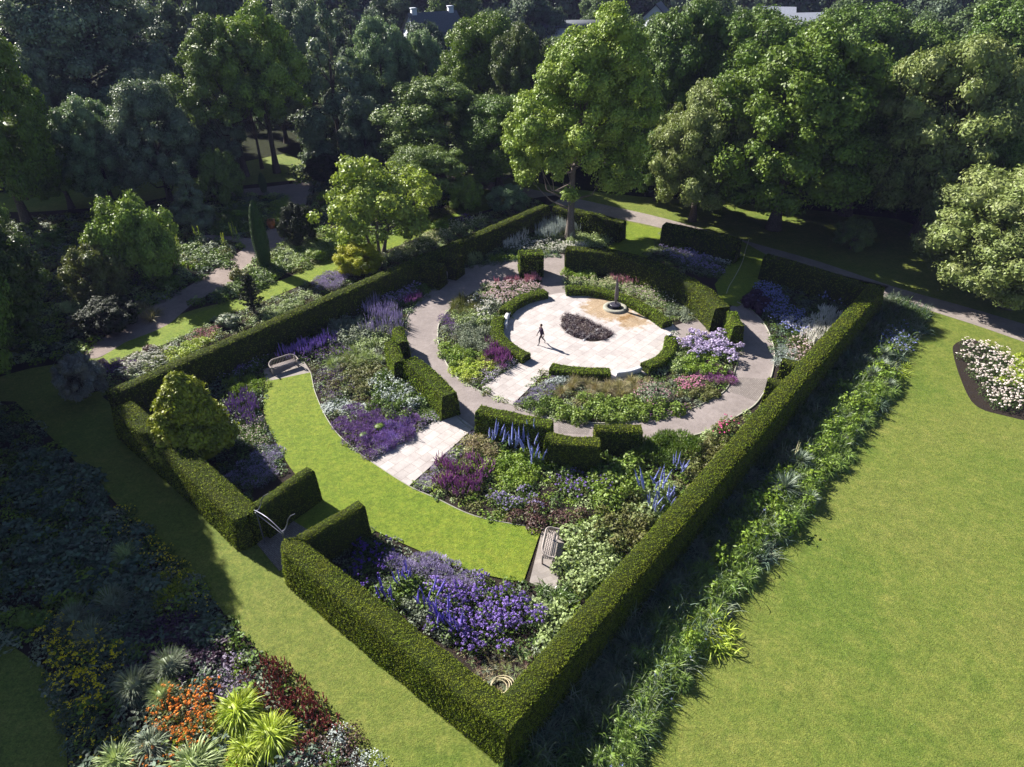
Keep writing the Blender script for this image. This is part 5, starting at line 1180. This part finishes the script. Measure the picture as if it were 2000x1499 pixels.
D('red_flowers', 'rust-red flower mass along the grass walk', 'flowers', [(496, 1340), (522, 1296), (560, 1330), (650, 1410), (660, 1440), (600, 1440), (560, 1400), (510, 1380)], 'spires', [F_['olive'], C_['redbrown']], .85, .85, seed=121, ns=20, sw=.065, sl=.35)
D('variegated_shrub', 'speckled pink-grey low shrub at the bottom edge of the left border', 'shrub', [(560, 1470), (620, 1440), (668, 1450), (730, 1540), (560, 1540), (545, 1500)], 'mound', [F_['silver']], 1.0, .8, seed=122, n=200, L=.07, W=.05)
D('variegated_shrub', 'dark leaves mixed into the speckled shrub', 'shrub', [(560, 1470), (620, 1440), (668, 1450), (730, 1540), (560, 1540), (545, 1500)], 'mound', [F_['bronze']], 1.0, .85, seed=123, n=200, L=.08, W=.05)
prism('inner_lawn_circle', ell(-40, 1440, 170, 178, 0, 20), 0, .02, M['lawn'])

# strip border and woodland accents
D('golden_oregano', 'yellow-lime cushion along the outside of the long hedge', 'herbs', [(322, 694), (400, 655), (412, 664), (340, 704)], 'mound', [F_['lime']], .7, .5, seed=130, n=180)
D('silver_herb', 'white flowering cushions outside the left end of the long hedge', 'flowers', [(240, 712), (310, 678), (325, 696), (260, 730)], 'heads', [F_['grey'], C_['white']], .8, .6, seed=131, nf=14)
D('dark_heather', 'purple patch beside the silvery grey shrub outside the hedge corner', 'flowers', ell(225, 715, 26, 14), 'mist', [F_['deep'], C_['purple']], .8, .6, seed=132)
D('lavender', 'grey-lavender bush against the outside of the long hedge', 'herbs', ell(650, 545, 34, 14, -15), 'mist', [F_['grey'], C_['lav']], 1.0, .9, seed=133, nf=200)
D('sedum', 'yellow-green low plants right of the spiny evergreen', 'herbs', [(510, 612), (590, 578), (600, 586), (520, 624)], 'mound', [F_['pale']], .7, .45, seed=134)
D('geranium', 'reddish flowers beside the grey bush outside the long hedge', 'flowers', ell(410, 650, 26, 8, -25), 'heads', [F_['green'], C_['rose']], .6, .4, seed=135)
P('grey_bush', 'rounded grey-green bush outside the long hedge near the spiny evergreen', 'bush', 448, 636, 'bush', [F_['grey']], 1.9, 1.3, seed=1)
P('small_bush', 'small brownish bush outside the long hedge beside the lime cushion', 'bush', 294, 688, 'bush', [F_['bronze']], 1.0, .8, seed=2)
D('white_flowers', 'whitish and lime flowers along the outside of the long hedge, far stretch', 'flowers', [(740, 505), (830, 462), (930, 425), (940, 432), (840, 478), (750, 515)], 'heads', [F_['pale'], C_['cream']], .8, .7, seed=136, nf=10)
D('feather_grass', 'bright green grass clumps lining the gravel path beyond the cypress', 'grass', [(540, 390), (556, 380), (560, 400), (545, 432), (528, 430)], 'grass', [F_['bright']], 1.2, .9, seed=137, n=140)
D('feather_grass', 'tall green grasses in the bed left of the cypress', 'grass', [(440, 410), (490, 400), (500, 440), (440, 455), (400, 450)], 'grass', [F_['green']], 1.3, 1.1, seed=138, n=130)
D('mixed_herbs', 'sunlit green herbs right of the cypress', 'herbs', [(545, 490), (600, 455), (650, 480), (640, 500), (560, 525)], 'mound', [F_['pale']], 1.0, .7, seed=139)
D('mixed_herbs', 'sunlit low plants around the lime-green branching tree', 'herbs', [(610, 470), (800, 430), (790, 460), (660, 500)], 'mound', [F_['bright']], 1.1, .7, seed=140)
D('feather_grass', 'tan grass clump near the dark round evergreen bush', 'grass', ell(620, 385, 12, 8), 'grass', [F_['tan']], 1.3, 1.0, seed=141)
D('mixed_herbs', 'sunlit plants left of the gravel path under the bright shrub tree', 'herbs', ell(390, 500, 60, 18), 'mound', [F_['green']], 1.2, .8, seed=142)
D('mullein', 'tall thin yellow flower spikes in the woodland garden', 'flowers', ell(420, 470, 60, 20), 'spires', [F_['pale'], flower((.5, .55, .08))], .9, 1.9, spacing=2.8, seed=143, ns=2, sw=.14, sl=.6)
D('mixed_herbs', 'green and grey herbs between the gravel path and the grass strip', 'herbs', [(470, 545), (500, 515), (545, 500), (545, 530), (500, 560), (440, 582), (420, 580)], 'mound', [F_['green']], 1.1, .9, seed=144)
D('rock_flowers', 'purplish flowers under the layered tree', 'flowers', ell(880, 432, 32, 6, -12), 'heads', [F_['deep'], C_['purple']], .8, .6, seed=145)
D('mixed_herbs', 'bright herbs around the trunk of the layered tree', 'herbs', ell(850, 420, 60, 12), 'mound', [F_['olive']], 1.1, .7, seed=146)
D('brown_grass', 'tan feathery plume clump beside the lower gravel path', 'grass', ell(280, 604, 16, 10), 'grass', [F_['tan']], 1.3, 1.2, seed=147)
for i_, (x_, y_, sz_, h_, mm_, lb_) in enumerate([(640, 395, 2.4, 1.6, 'bright', 'bright rounded bush where the gravel path leaves the lawn'), (470, 425, 2.0, 1.4, 'yg', 'yellow-green bush left of the bend in the gravel path'), (150, 610, 2.4, 1.6, 'pale', 'pale loose bush at the left of the lower gravel path'),
        (330, 560, 2.2, 1.4, 'green', 'green bush between the bright shrub tree and the gravel path'), (470, 545, 1.8, 1.5, 'olive', 'olive bush on the right edge of the gravel path'), (620, 505, 2.2, 1.4, 'yg', 'yellow-green bush left of the golden one'), (860, 448, 2.0, 1.2, 'bright', 'bright bush on the grass strip beyond the lime-green tree'), (100, 480, 2.6, 1.8, 'green', 'green bush near the left edge above the shaded path')]):
    P('rounded_bush', lb_, 'bush', x_, y_, 'bush', [F_[mm_]], sz_, h_, seed=i_, n=1200, L=.07, W=.045)
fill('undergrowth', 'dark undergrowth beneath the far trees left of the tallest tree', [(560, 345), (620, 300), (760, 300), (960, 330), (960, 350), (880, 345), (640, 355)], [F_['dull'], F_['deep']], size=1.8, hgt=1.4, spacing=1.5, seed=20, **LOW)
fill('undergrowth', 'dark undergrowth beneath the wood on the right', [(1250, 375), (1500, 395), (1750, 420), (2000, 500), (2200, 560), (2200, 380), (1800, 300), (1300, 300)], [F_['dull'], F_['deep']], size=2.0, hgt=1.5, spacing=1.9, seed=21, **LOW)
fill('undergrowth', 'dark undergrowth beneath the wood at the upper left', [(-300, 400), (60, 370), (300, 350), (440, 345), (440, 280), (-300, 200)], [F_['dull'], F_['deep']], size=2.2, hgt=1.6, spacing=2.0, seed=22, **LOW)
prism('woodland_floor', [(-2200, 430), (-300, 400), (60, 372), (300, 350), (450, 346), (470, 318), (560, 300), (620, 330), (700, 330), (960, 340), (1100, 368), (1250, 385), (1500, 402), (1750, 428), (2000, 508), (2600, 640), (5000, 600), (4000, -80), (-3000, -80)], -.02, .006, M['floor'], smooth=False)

# half-moon beds in the paving
HB = [(1097, 634), (1099, 622), (1112, 614), (1132, 620), (1160, 634), (1192, 648), (1196, 656), (1182, 664), (1160, 668), (1140, 665), (1120, 658), (1104, 648)]
prism('paving_bed_soil', HB, .02, .052, M['soil'], sub=3)
for k_, (p_, q_) in enumerate([((1104, 650), (1113, 641)), ((1138, 666), (1172, 640))]):
    a_, b_ = np.array(G(*p_, .09)), np.array(G(*q_, .09)); n_ = nrm(np.array([-(b_ - a_)[1], (b_ - a_)[0]])) * .07
    tag(prism('stone_strip', [tuple(a_ + n_), tuple(a_ - n_), tuple(b_ - n_), tuple(b_ + n_)], .04, .09 + .004 * k_, M['stone'], kind=None, px=False, smooth=False), ['short pale stone strip at the left tip of the dark half-round bed', 'long pale stone strip across the dark half-round bed'][k_], 'stone strip')
mg = dict(n=60, L=.5, W=.03, droop=1.0, spread=1.3, seg=3)
Rb = np.random.RandomState(8); k = 0
for p in scatter([G(x, y) for x, y in HB], .42, Rb):
    X, Y = p; key = ('mg', k % 3)
    if key not in PR:
        a = proto('grass', **mg)[k % 3]; b = proto('mound', n=60, L=.14, W=.05)[k % 3]; mb = MB(); mb.add(*a); mb.add(b[0] * .8, b[1], 1); PR[key] = mb.mesh('dark_grass')
    o = link('dark_grass', PR[key], [foliage((.07, .04, .06), .5, .5, .1), foliage((.24, .22, .24), .4, .5, .1)], loc=(X, Y, .05), rz=Rb.uniform(0, 6), scale=(.8, .8, .75)); k += 1
    tag(o, 'dark purple-grey grassy plant in the half-round bed inside the paved circle', 'grass', 'dark plants in the paving bed')

# ------------------------------------------------------------------ OBJECTS
def prop(name, x, y, label, cat, z=0.0, rz=0.0, group=None):
    X, Y = G(x, y, z); o = empty(name, (X, Y, z), rz); tag(o, label, cat, group); return o
def part(name, mb, mat, parent, smooth=False): return link(name, mb.mesh(name, smooth), mat, parent)

# fountain
f = prop('fountain', 1201, 603, 'round stone fountain basin with a tall leaf-shaped spire on the paved circle', 'fountain', .045)
b = MB(); lathe(b, [(.62, .02), (.62, .14), (.64, .17), (.92, .17), (.95, .14), (.97, 0)], 40); part('basin_rim', b, M['basin'], f, True)
wm = simple('water', (.012, .014, .02), .05, .5); b = MB(); lathe(b, [(.001, .10), (.4, .10), (.63, .10)], 32); part('water', b, wm, f)
b = MB(); lathe(b, [(.22, .03), (.30, .2), (.44, .3), (.47, .36), (.40, .38), (.12, .42), (.001, .43)], 32); part('bowl', b, M['dark_stone'], f, True)
b = MB(); S_ = [(.05, .40), (.07, .5), (.11, .8), (.165, 1.15), (.17, 1.4), (.13, 1.9), (.07, 2.4), (.025, 2.75), (.004, 2.95)]
lathe(b, S_, 14); v, q, m = b.arrays(); v[:, 1] *= .75; v[:, 0] += .05 * np.sin((v[:, 2] - .4) * 1.6); b = MB(); b.add(v, q); part('spire', b, M['spire'], f, True)
# curved-backed wooden benches
def bench(x, y, rz, label, Lb=1.8, z=.05, mat=None):
    o = prop('bench', x, y, label, 'bench', z, rz, 'curved-back wooden benches'); mt = mat or M['teak']; w = Lb / 2
    for k in range(6):
        b = MB(); box(b, (-w + .06, -.28 + k * .095, .42), (w - .06, -.28 + k * .095 + .07, .45)); 
        if k == 0: s = MB()
        s.add(*b.arrays())
    part('seat', s, mt, o)
    for sx in (-1, 1):
        for sy in (-.26, .27):
            b = MB(); box(b, (sx * (w - .09) - .035, sy - .035, 0), (sx * (w - .09) + .035, sy + .035, .62)); part('leg', b, mt, o)
    # continuous curved top rail that forms back and arms
    pts = [(-w + .02, -.32, .63)]
    for t in np.linspace(0, math.pi / 2, 7): pts.append((-w + .02 + .38 * (1 - math.cos(t)), -.02 + .36 * math.sin(t), .64 + .2 * t / 1.57))
    pts += [(x_, .34, .84) for x_ in np.linspace(-w + .5, w - .5, 5)]
    for t in np.linspace(math.pi / 2, 0, 7): pts.append((w - .02 - .38 * (1 - math.cos(t)), -.02 + .36 * math.sin(t), .64 + .2 * t / 1.57))
    pts.append((w - .02, -.32, .63)); pts = np.array(pts)
    b = MB(); tube(b, pts, .045, 8); part('top_rail', b, mt, o)
    b = MB()
    d = np.r_[0, np.cumsum(np.linalg.norm(np.diff(pts, axis=0), axis=1))]
    for s_ in np.arange(.25, d[-1] - .2, .11):
        px_, py_, pz_ = [np.interp(s_, d, pts[:, i]) for i in range(3)]
        tube(b, [(px_ * .97, py_ - .03, .44), (px_, py_, pz_)], .014, 4, cap=False)
    part('back_slats', b, mt, o); return o
def ang(p, q, z=0):
    a, b_ = G(*p, z), G(*q, z); return math.atan2(b_[1] - a[1], b_[0] - a[0])
bench(1075, 1077, ang((1068, 1115), (1082, 1045)), 'curved-back wooden bench on paving at the lower end of the crescent lawn', 2.0)
bench(556, 722, ang((590, 712), (522, 734)) + math.pi, 'curved-back wooden bench at the top end of the crescent lawn', 2.0)
bench(880, 538, ang((868, 544), (893, 532)), 'small pale bench at the ring path before the dark clipped blocks', 1.5)

def stone_seat(px, label):
    P_ = [G(x, y, .4) for x, y in px]; C_2 = np.array(catmull(P_, False, 5)) - np.array(P_[1]); o = empty('stone_bench', (*P_[1], 0)); tag(o, label, 'bench', 'curved stone seats at the low hedges')
    T = nrm(np.gradient(C_2, axis=0)); n = np.stack([-T[:, 1], T[:, 0]], 1); b = MB(); K = len(C_2)
    for z0_, z1_, w_, nm in ((.36, .42, .16, 'seat'), (.05, .36, .11, 'base')):
        b = MB(); v = np.concatenate([np.c_[C_2 + n * w_, np.full(K, z1_)], np.c_[C_2 - n * w_, np.full(K, z1_)], np.c_[C_2 + n * w_, np.full(K, z0_)], np.c_[C_2 - n * w_, np.full(K, z0_)]])
        q = []
        for i in range(K - 1): q += [[i, i + 1, K + i + 1, K + i], [2 * K + i, 2 * K + i + 1, i + 1, i], [K + i, K + i + 1, 3 * K + i + 1, 3 * K + i]]
        q += [[0, K, 3 * K, 2 * K], [K - 1, 3 * K - 1 - 0, 4 * K - 1, 2 * K - 1]]
        b.add(v, q); part(nm, b, M['stone'], o)
stone_seat([(996, 608), (989, 620), (988, 635)], 'white curved stone seat set in the low hedge at the left of the circle')
stone_seat([(1204, 728), (1230, 725), (1252, 718)], 'pale curved stone seat between the front and right low hedges')

# entrance arch with two curling horns
ga = prop('entrance_arch', 532, 1010, 'grey metal gateway with two curling horns between the hedge ends at the entrance', 'arch', 0)
A0, A1 = G(500, 1000, 2.3), G(551, 1040, 2.3); ox, oy = G(532, 1010)
def rel(p, z): return (p[0] - ox, p[1] - oy, z)
for p in (A0, A1):
    b = MB(); tube(b, [rel(p, 0), rel(p, 1.2), rel(p, 2.35)], .032, 8); part('post', b, M['steel'], ga, True)
b = MB(); mid = [(A0[0] + (A1[0] - A0[0]) * t, A0[1] + (A1[1] - A0[1]) * t) for t in np.linspace(-.06, 1.06, 11)]
tube(b, [rel(p, 2.3 + .22 * math.sin(t * math.pi)) for p, t in zip(mid, np.linspace(0, 1, 11))], .028, 8); tube(b, [rel(p, 2.15) for p in mid], .025, 8); part('top_rail', b, M['steel'], ga, True)
for p in (A0, A1):
    b = MB(); dx, dy = .55, .25
    tube(b, [rel(p, 2.3), rel((p[0] + .22 * dx, p[1] + .5 * dy), 2.35), rel((p[0] + .4 * dx, p[1] + dy), 2.55), rel((p[0] + .55 * dx, p[1] + dy), 2.85), rel((p[0] + .85 * dx, p[1] + dy), 3.1), rel((p[0] + 1.3 * dx, p[1] + dy), 3.25)], [.028, .028, .03, .03, .026, .018], 8); part('horn', b, M['steel'], ga, True)

# wheelbarrow, hose, line, tag, pot
wb = prop('wheelbarrow', 1404, 634, 'yellow wheelbarrow with blue handles parked by the narrow hedge block', 'wheelbarrow', .04, .6)
ym = simple('yellow paint', (.7, .42, .03), .5, .4); bm = simple('blue tube', (.12, .2, .5), .4, .5); bk = simple('black rubber', (.02, .02, .02), .8, .2)
b = MB(); v = np.array([(-.3, -.25, .3), (.25, -.22, .25), (.25, .22, .25), (-.3, .25, .3), (-.42, -.33, .6), (.45, -.3, .58), (.45, .3, .58), (-.42, .33, .6)]); b.add(v, [[0, 3, 2, 1], [0, 1, 5, 4], [1, 2, 6, 5], [2, 3, 7, 6], [3, 0, 4, 7]]); part('tray', b, ym, wb)
b = MB(); 
for s in (-1, 1): tube(b, [(.5, s * .12, .2), (-.2, s * .24, .32), (-.85, s * .28, .68)], .022, 6); tube(b, [(-.3, s * .22, .32), (-.4, s * .24, 0)], .02, 6)
part('frame', b, bm, wb)
b = MB(); lathe(b, [(.12, -.04), (.19, -.035), (.2, 0), (.19, .035), (.12, .04)], 18); v, q, m = b.arrays(); v = v[:, [0, 2, 1]] + [.55, 0, .2]; b = MB(); b.add(v, q); part('wheel', b, bk, wb)
hm = simple('cream hose', (.55, .47, .3), .5, .4)
X, Y = G(975, 1345); b = MB()
for k in range(4):
    t = np.linspace(0, 2 * math.pi, 24); r = .33 + .05 * k; tube(b, np.stack([r * np.cos(t) + .05 * k, r * .9 * np.sin(t) + .04 * (k % 2), .05 + .05 * k + .05 * np.sin(t + k)], 1), .02, 6)
tag(link('garden_hose', b.mesh('garden_hose', True), hm, loc=(X, Y, .02)), 'coiled cream hose lying in the front corner of the garden', 'hose')
b = MB(); pts = catmull([np.array([*G(x, y, .06), .06]) for x, y in [(1463, 468), (1456, 490), (1450, 512), (1436, 540), (1424, 560), (1419, 574)]], False, 5); tube(b, pts, .035, 6)
tag(link('long_hose', b.mesh('long_hose', True), simple('pale hose', (.5, .47, .3), .6, .3)), 'pale hose snaking over the grass gap toward the curved hedge', 'hose')
X, Y = G(1308, 655, .66); b = MB(); box(b, (-.16, -.11, 0), (.16, .11, .03)); box(b, (-.13, -.08, .03), (.1, .07, .045))
tag(link('white_tag', b.mesh('white_tag'), M['stone'], loc=(X, Y, .67), rz=.5), 'small white plate on top of the right low hedge', 'plate')
po = prop('terracotta_pot', 531, 446, 'terracotta pot standing by the gravel path behind the cypress', 'pot', .01)
b = MB(); lathe(b, [(.001, 0), (.28, 0), (.42, .5), (.38, .75), (.45, .85), (.36, .85), (.33, .72)], 20); part('body', b, simple('terracotta', (.42, .16, .07), .8, .2, nscale=6), po, True)
b = MB(); a_ = proto('mound', **LOW)[0]; b.add(a_[0] * [.9, .9, .8] + [0, 0, .7], a_[1]); part('plants', b, F_['deep'], po)
# thin metal plant frame whose shadow falls over the outer walk
fr = prop('plant_frame', 770, 836, 'thin metal plant support standing in the purple drift', 'plant support', .01)
b = MB()
for s in range(4):
    a = s * 1.57; tube(b, [(.28 * math.cos(a), .28 * math.sin(a), 0), (.16 * math.cos(a), .16 * math.sin(a), 1.4), (0, 0, 1.85)], .013, 5)
part('frame', b, M['steel'], fr)

# ------------------------------------------------------------------ PERSON (walking away to the left, arms close)
def person():
    X, Y = G(1057, 673, .045)
    o = empty('person', (X, Y, .045), math.radians(200), (.96, .96, .96)); tag(o, 'person in a dark shirt and dark trousers walking across the paved circle', 'person')
    # facing +x locally; stride along x
    pts = [(0, 0, .93, .13), (0, 0, 1.08, .14), (.01, 0, 1.25, .16), (.02, 0, 1.38, .14), (.03, 0, 1.47, .06), (.04, 0, 1.53, .055), (.05, 0, 1.62, .088), (.05, 0, 1.69, .085), (.045, 0, 1.74, .055)]
    ed = [(i, i + 1) for i in range(8)]
    def chain(start, lst):
        prev = start
        for p in lst: pts.append(p); ed.append((prev, len(pts) - 1)); prev = len(pts) - 1
        return prev
    chain(0, [(.02, .10, .88, .095), (.14, .10, .68, .078), (.22, .10, .48, .058), (.20, .10, .28, .05), (.24, .10, .09, .036), (.30, .10, .035, .035), (.38, .10, .03, .026)])
    chain(0, [(-.02, -.10, .88, .095), (-.05, -.10, .68, .078), (-.12, -.10, .48, .058), (-.26, -.10, .30, .05), (-.38, -.10, .14, .036), (-.34, -.10, .07, .035), (-.28, -.10, .03, .026)])
    hands = []
    for s, sw in ((1, -.10), (-1, .10)):
        e = chain(3, [(.01, s * .165, 1.38, .08), (sw * .4, s * .20, 1.2, .062), (sw * .8, s * .23, 1.08, .05), (sw * 1.4 + .03, s * .23, .95, .04), (sw * 1.7 + .06, s * .23, .85, .026), (sw * 1.8 + .075, s * .228, .80, .028), (sw * 1.85 + .085, s * .226, .765, .026)])
        hands.append((e, sw, s))
    for e, sw, s in hands:
        bx_, by_, bz_ = pts[e][:3]
        for k, (dx, ln) in enumerate([(-.028, .062), (-.01, .075), (.01, .072), (.027, .058)]):
            chain(e, [(bx_ + dx, by_, bz_ - .015, .009), (bx_ + dx + .008, by_ - s * .012, bz_ - .015 - ln * .55, .0085), (bx_ + dx + .022, by_ - s * .025, bz_ - .015 - ln, .007)])
        chain(e - 1, [(bx_ + .035, by_ - s * .012, bz_ + .02, .011), (bx_ + .055, by_ - s * .02, bz_ - .012, .009), (bx_ + .06, by_ - s * .025, bz_ - .035, .008)])
    me = bpy.data.meshes.new('body'); me.from_pydata([p[:3] for p in pts], ed, []); b = bpy.data.objects.new('body', me); COL.objects.link(b)
    sk = b.modifiers.new('skin', 'SKIN'); 
    for i, p in enumerate(pts): me.skin_vertices[0].data[i].radius = (p[3], p[3] * (1.25 if i in (1, 2, 3) else 1.0))
    me.skin_vertices[0].data[0].use_root = True
    ss = b.modifiers.new('sub', 'SUBSURF'); ss.levels = 1; ss.render_levels = 1
    dg = bpy.context.evaluated_depsgraph_get(); dg.update(); ev = b.evaluated_get(dg); m2 = bpy.data.meshes.new_from_object(ev); bpy.data.objects.remove(b)
    skin = simple('skin', (.3, .17, .12), .6, .3); shirt = simple('dark shirt', (.05, .035, .06), .9, .1); trous = simple('dark trousers', (.025, .024, .035), .9, .1); hair = simple('dark hair', (.02, .014, .01), .7, .2); shoe = simple('shoes', (.03, .03, .035), .6, .3)
    for m in (skin, shirt, trous, shoe): m2.materials.append(m)
    for p in m2.polygons:
        c = p.center; p.use_smooth = True
        if c.z > 1.47: p.material_index = 0
        elif abs(c.y) > .17 and c.z < .86: p.material_index = 0
        elif c.z > .95: p.material_index = 1
        elif c.z > .12: p.material_index = 2
        else: p.material_index = 3
    link('body', m2, [skin, shirt, trous, shoe], o)
    h = MB(); u = CSV.copy(); u = u[:] ; v = u * [.108, .095, .115] + [.035, 0, 1.685]
    keep = [q for q in CSQ if (CSV[q].mean(0)[2] > -.1 and CSV[q].mean(0)[0] < .55) or CSV[q].mean(0)[0] < -.3]; h.add(v, keep); part('hair', h, hair, o, True)
    for nm, pts_ in (('nose', [(.135, 0, 1.655, .013)]), ('eye', [(.125, .032, 1.675, .011)]), ('eye', [(.125, -.032, 1.675, .011)]), ('mouth', [(.128, 0, 1.615, .012)]), ('ear', [(.045, .09, 1.66, .022)]), ('ear', [(.045, -.09, 1.66, .022)])):
        b = MB(); x_, y_, z_, r_ = pts_[0]; ball(b, (x_, y_, z_), (r_, r_ * (1.6 if nm == 'mouth' else .7), r_ * (.5 if nm == 'mouth' else 1.2)))
        part(nm, b, skin if nm in ('nose', 'ear') else hair, o, True)
person()

# ------------------------------------------------------------------ CAMERA, LIGHT, SKY
cam = bpy.data.cameras.new('camera'); co = bpy.data.objects.new('camera', cam); COL.objects.link(co)
co.location = (0, 0, H); co.rotation_euler = (math.pi / 2 - PIT, 0, 0)
cam.sensor_width = 36; cam.lens = F / 2000 * 36; cam.clip_end = 3000; cam.clip_start = .5
SC.camera = co
w = bpy.data.worlds.new('World'); SC.world = w; w.use_nodes = True; nt = w.node_tree
sky = nt.nodes.new('ShaderNodeTexSky'); sky.sky_type = 'NISHITA'; sky.sun_disc = False
sky.air_density = .7; sky.dust_density = .4; sky.sun_elevation = SUN_EL; sky.sun_rotation = math.pi / 2 - SUN_AZ
nt.links.new(sky.outputs[0], nt.nodes['Background'].inputs[0]); nt.nodes['Background'].inputs[1].default_value = .05
L = bpy.data.lights.new('sun', 'SUN'); L.energy = 5.0; L.angle = math.radians(.5); L.color = (1, .95, .86)
lo = bpy.data.objects.new('sun', L); COL.objects.link(lo)
sd = Vector((math.cos(SUN_EL) * math.cos(SUN_AZ), math.cos(SUN_EL) * math.sin(SUN_AZ), math.sin(SUN_EL)))
lo.rotation_euler = sd.to_track_quat('Z', 'Y').to_euler(); lo.location = sd * 100
SC.view_settings.view_transform = 'Standard'; SC.view_settings.look = 'None'; SC.view_settings.gamma = 1; SC.view_settings.exposure = EXPO
SC.cycles.max_bounces = 5; SC.cycles.diffuse_bounces = 3; SC.cycles.transmission_bounces = 3; SC.cycles.glossy_bounces = 2
hz, nt, out = mat_base('haze'); pv = nt.nodes.new('ShaderNodeVolumePrincipled'); pv.inputs['Color'].default_value = (.5, .5, 1, 1); pv.inputs['Density'].default_value = .00015; pv.inputs['Anisotropy'].default_value = .0
nt.links.new(pv.outputs[0], out.inputs['Volume'])
b = MB(); box(b, (-1000, -70, -1.2), (1000, 1700, 32)); hb = link('haze', b.mesh('haze'), hz); hb['kind'] = 'stuff'; hb['label'] = 'thin bluish air between the garden and the far wood'
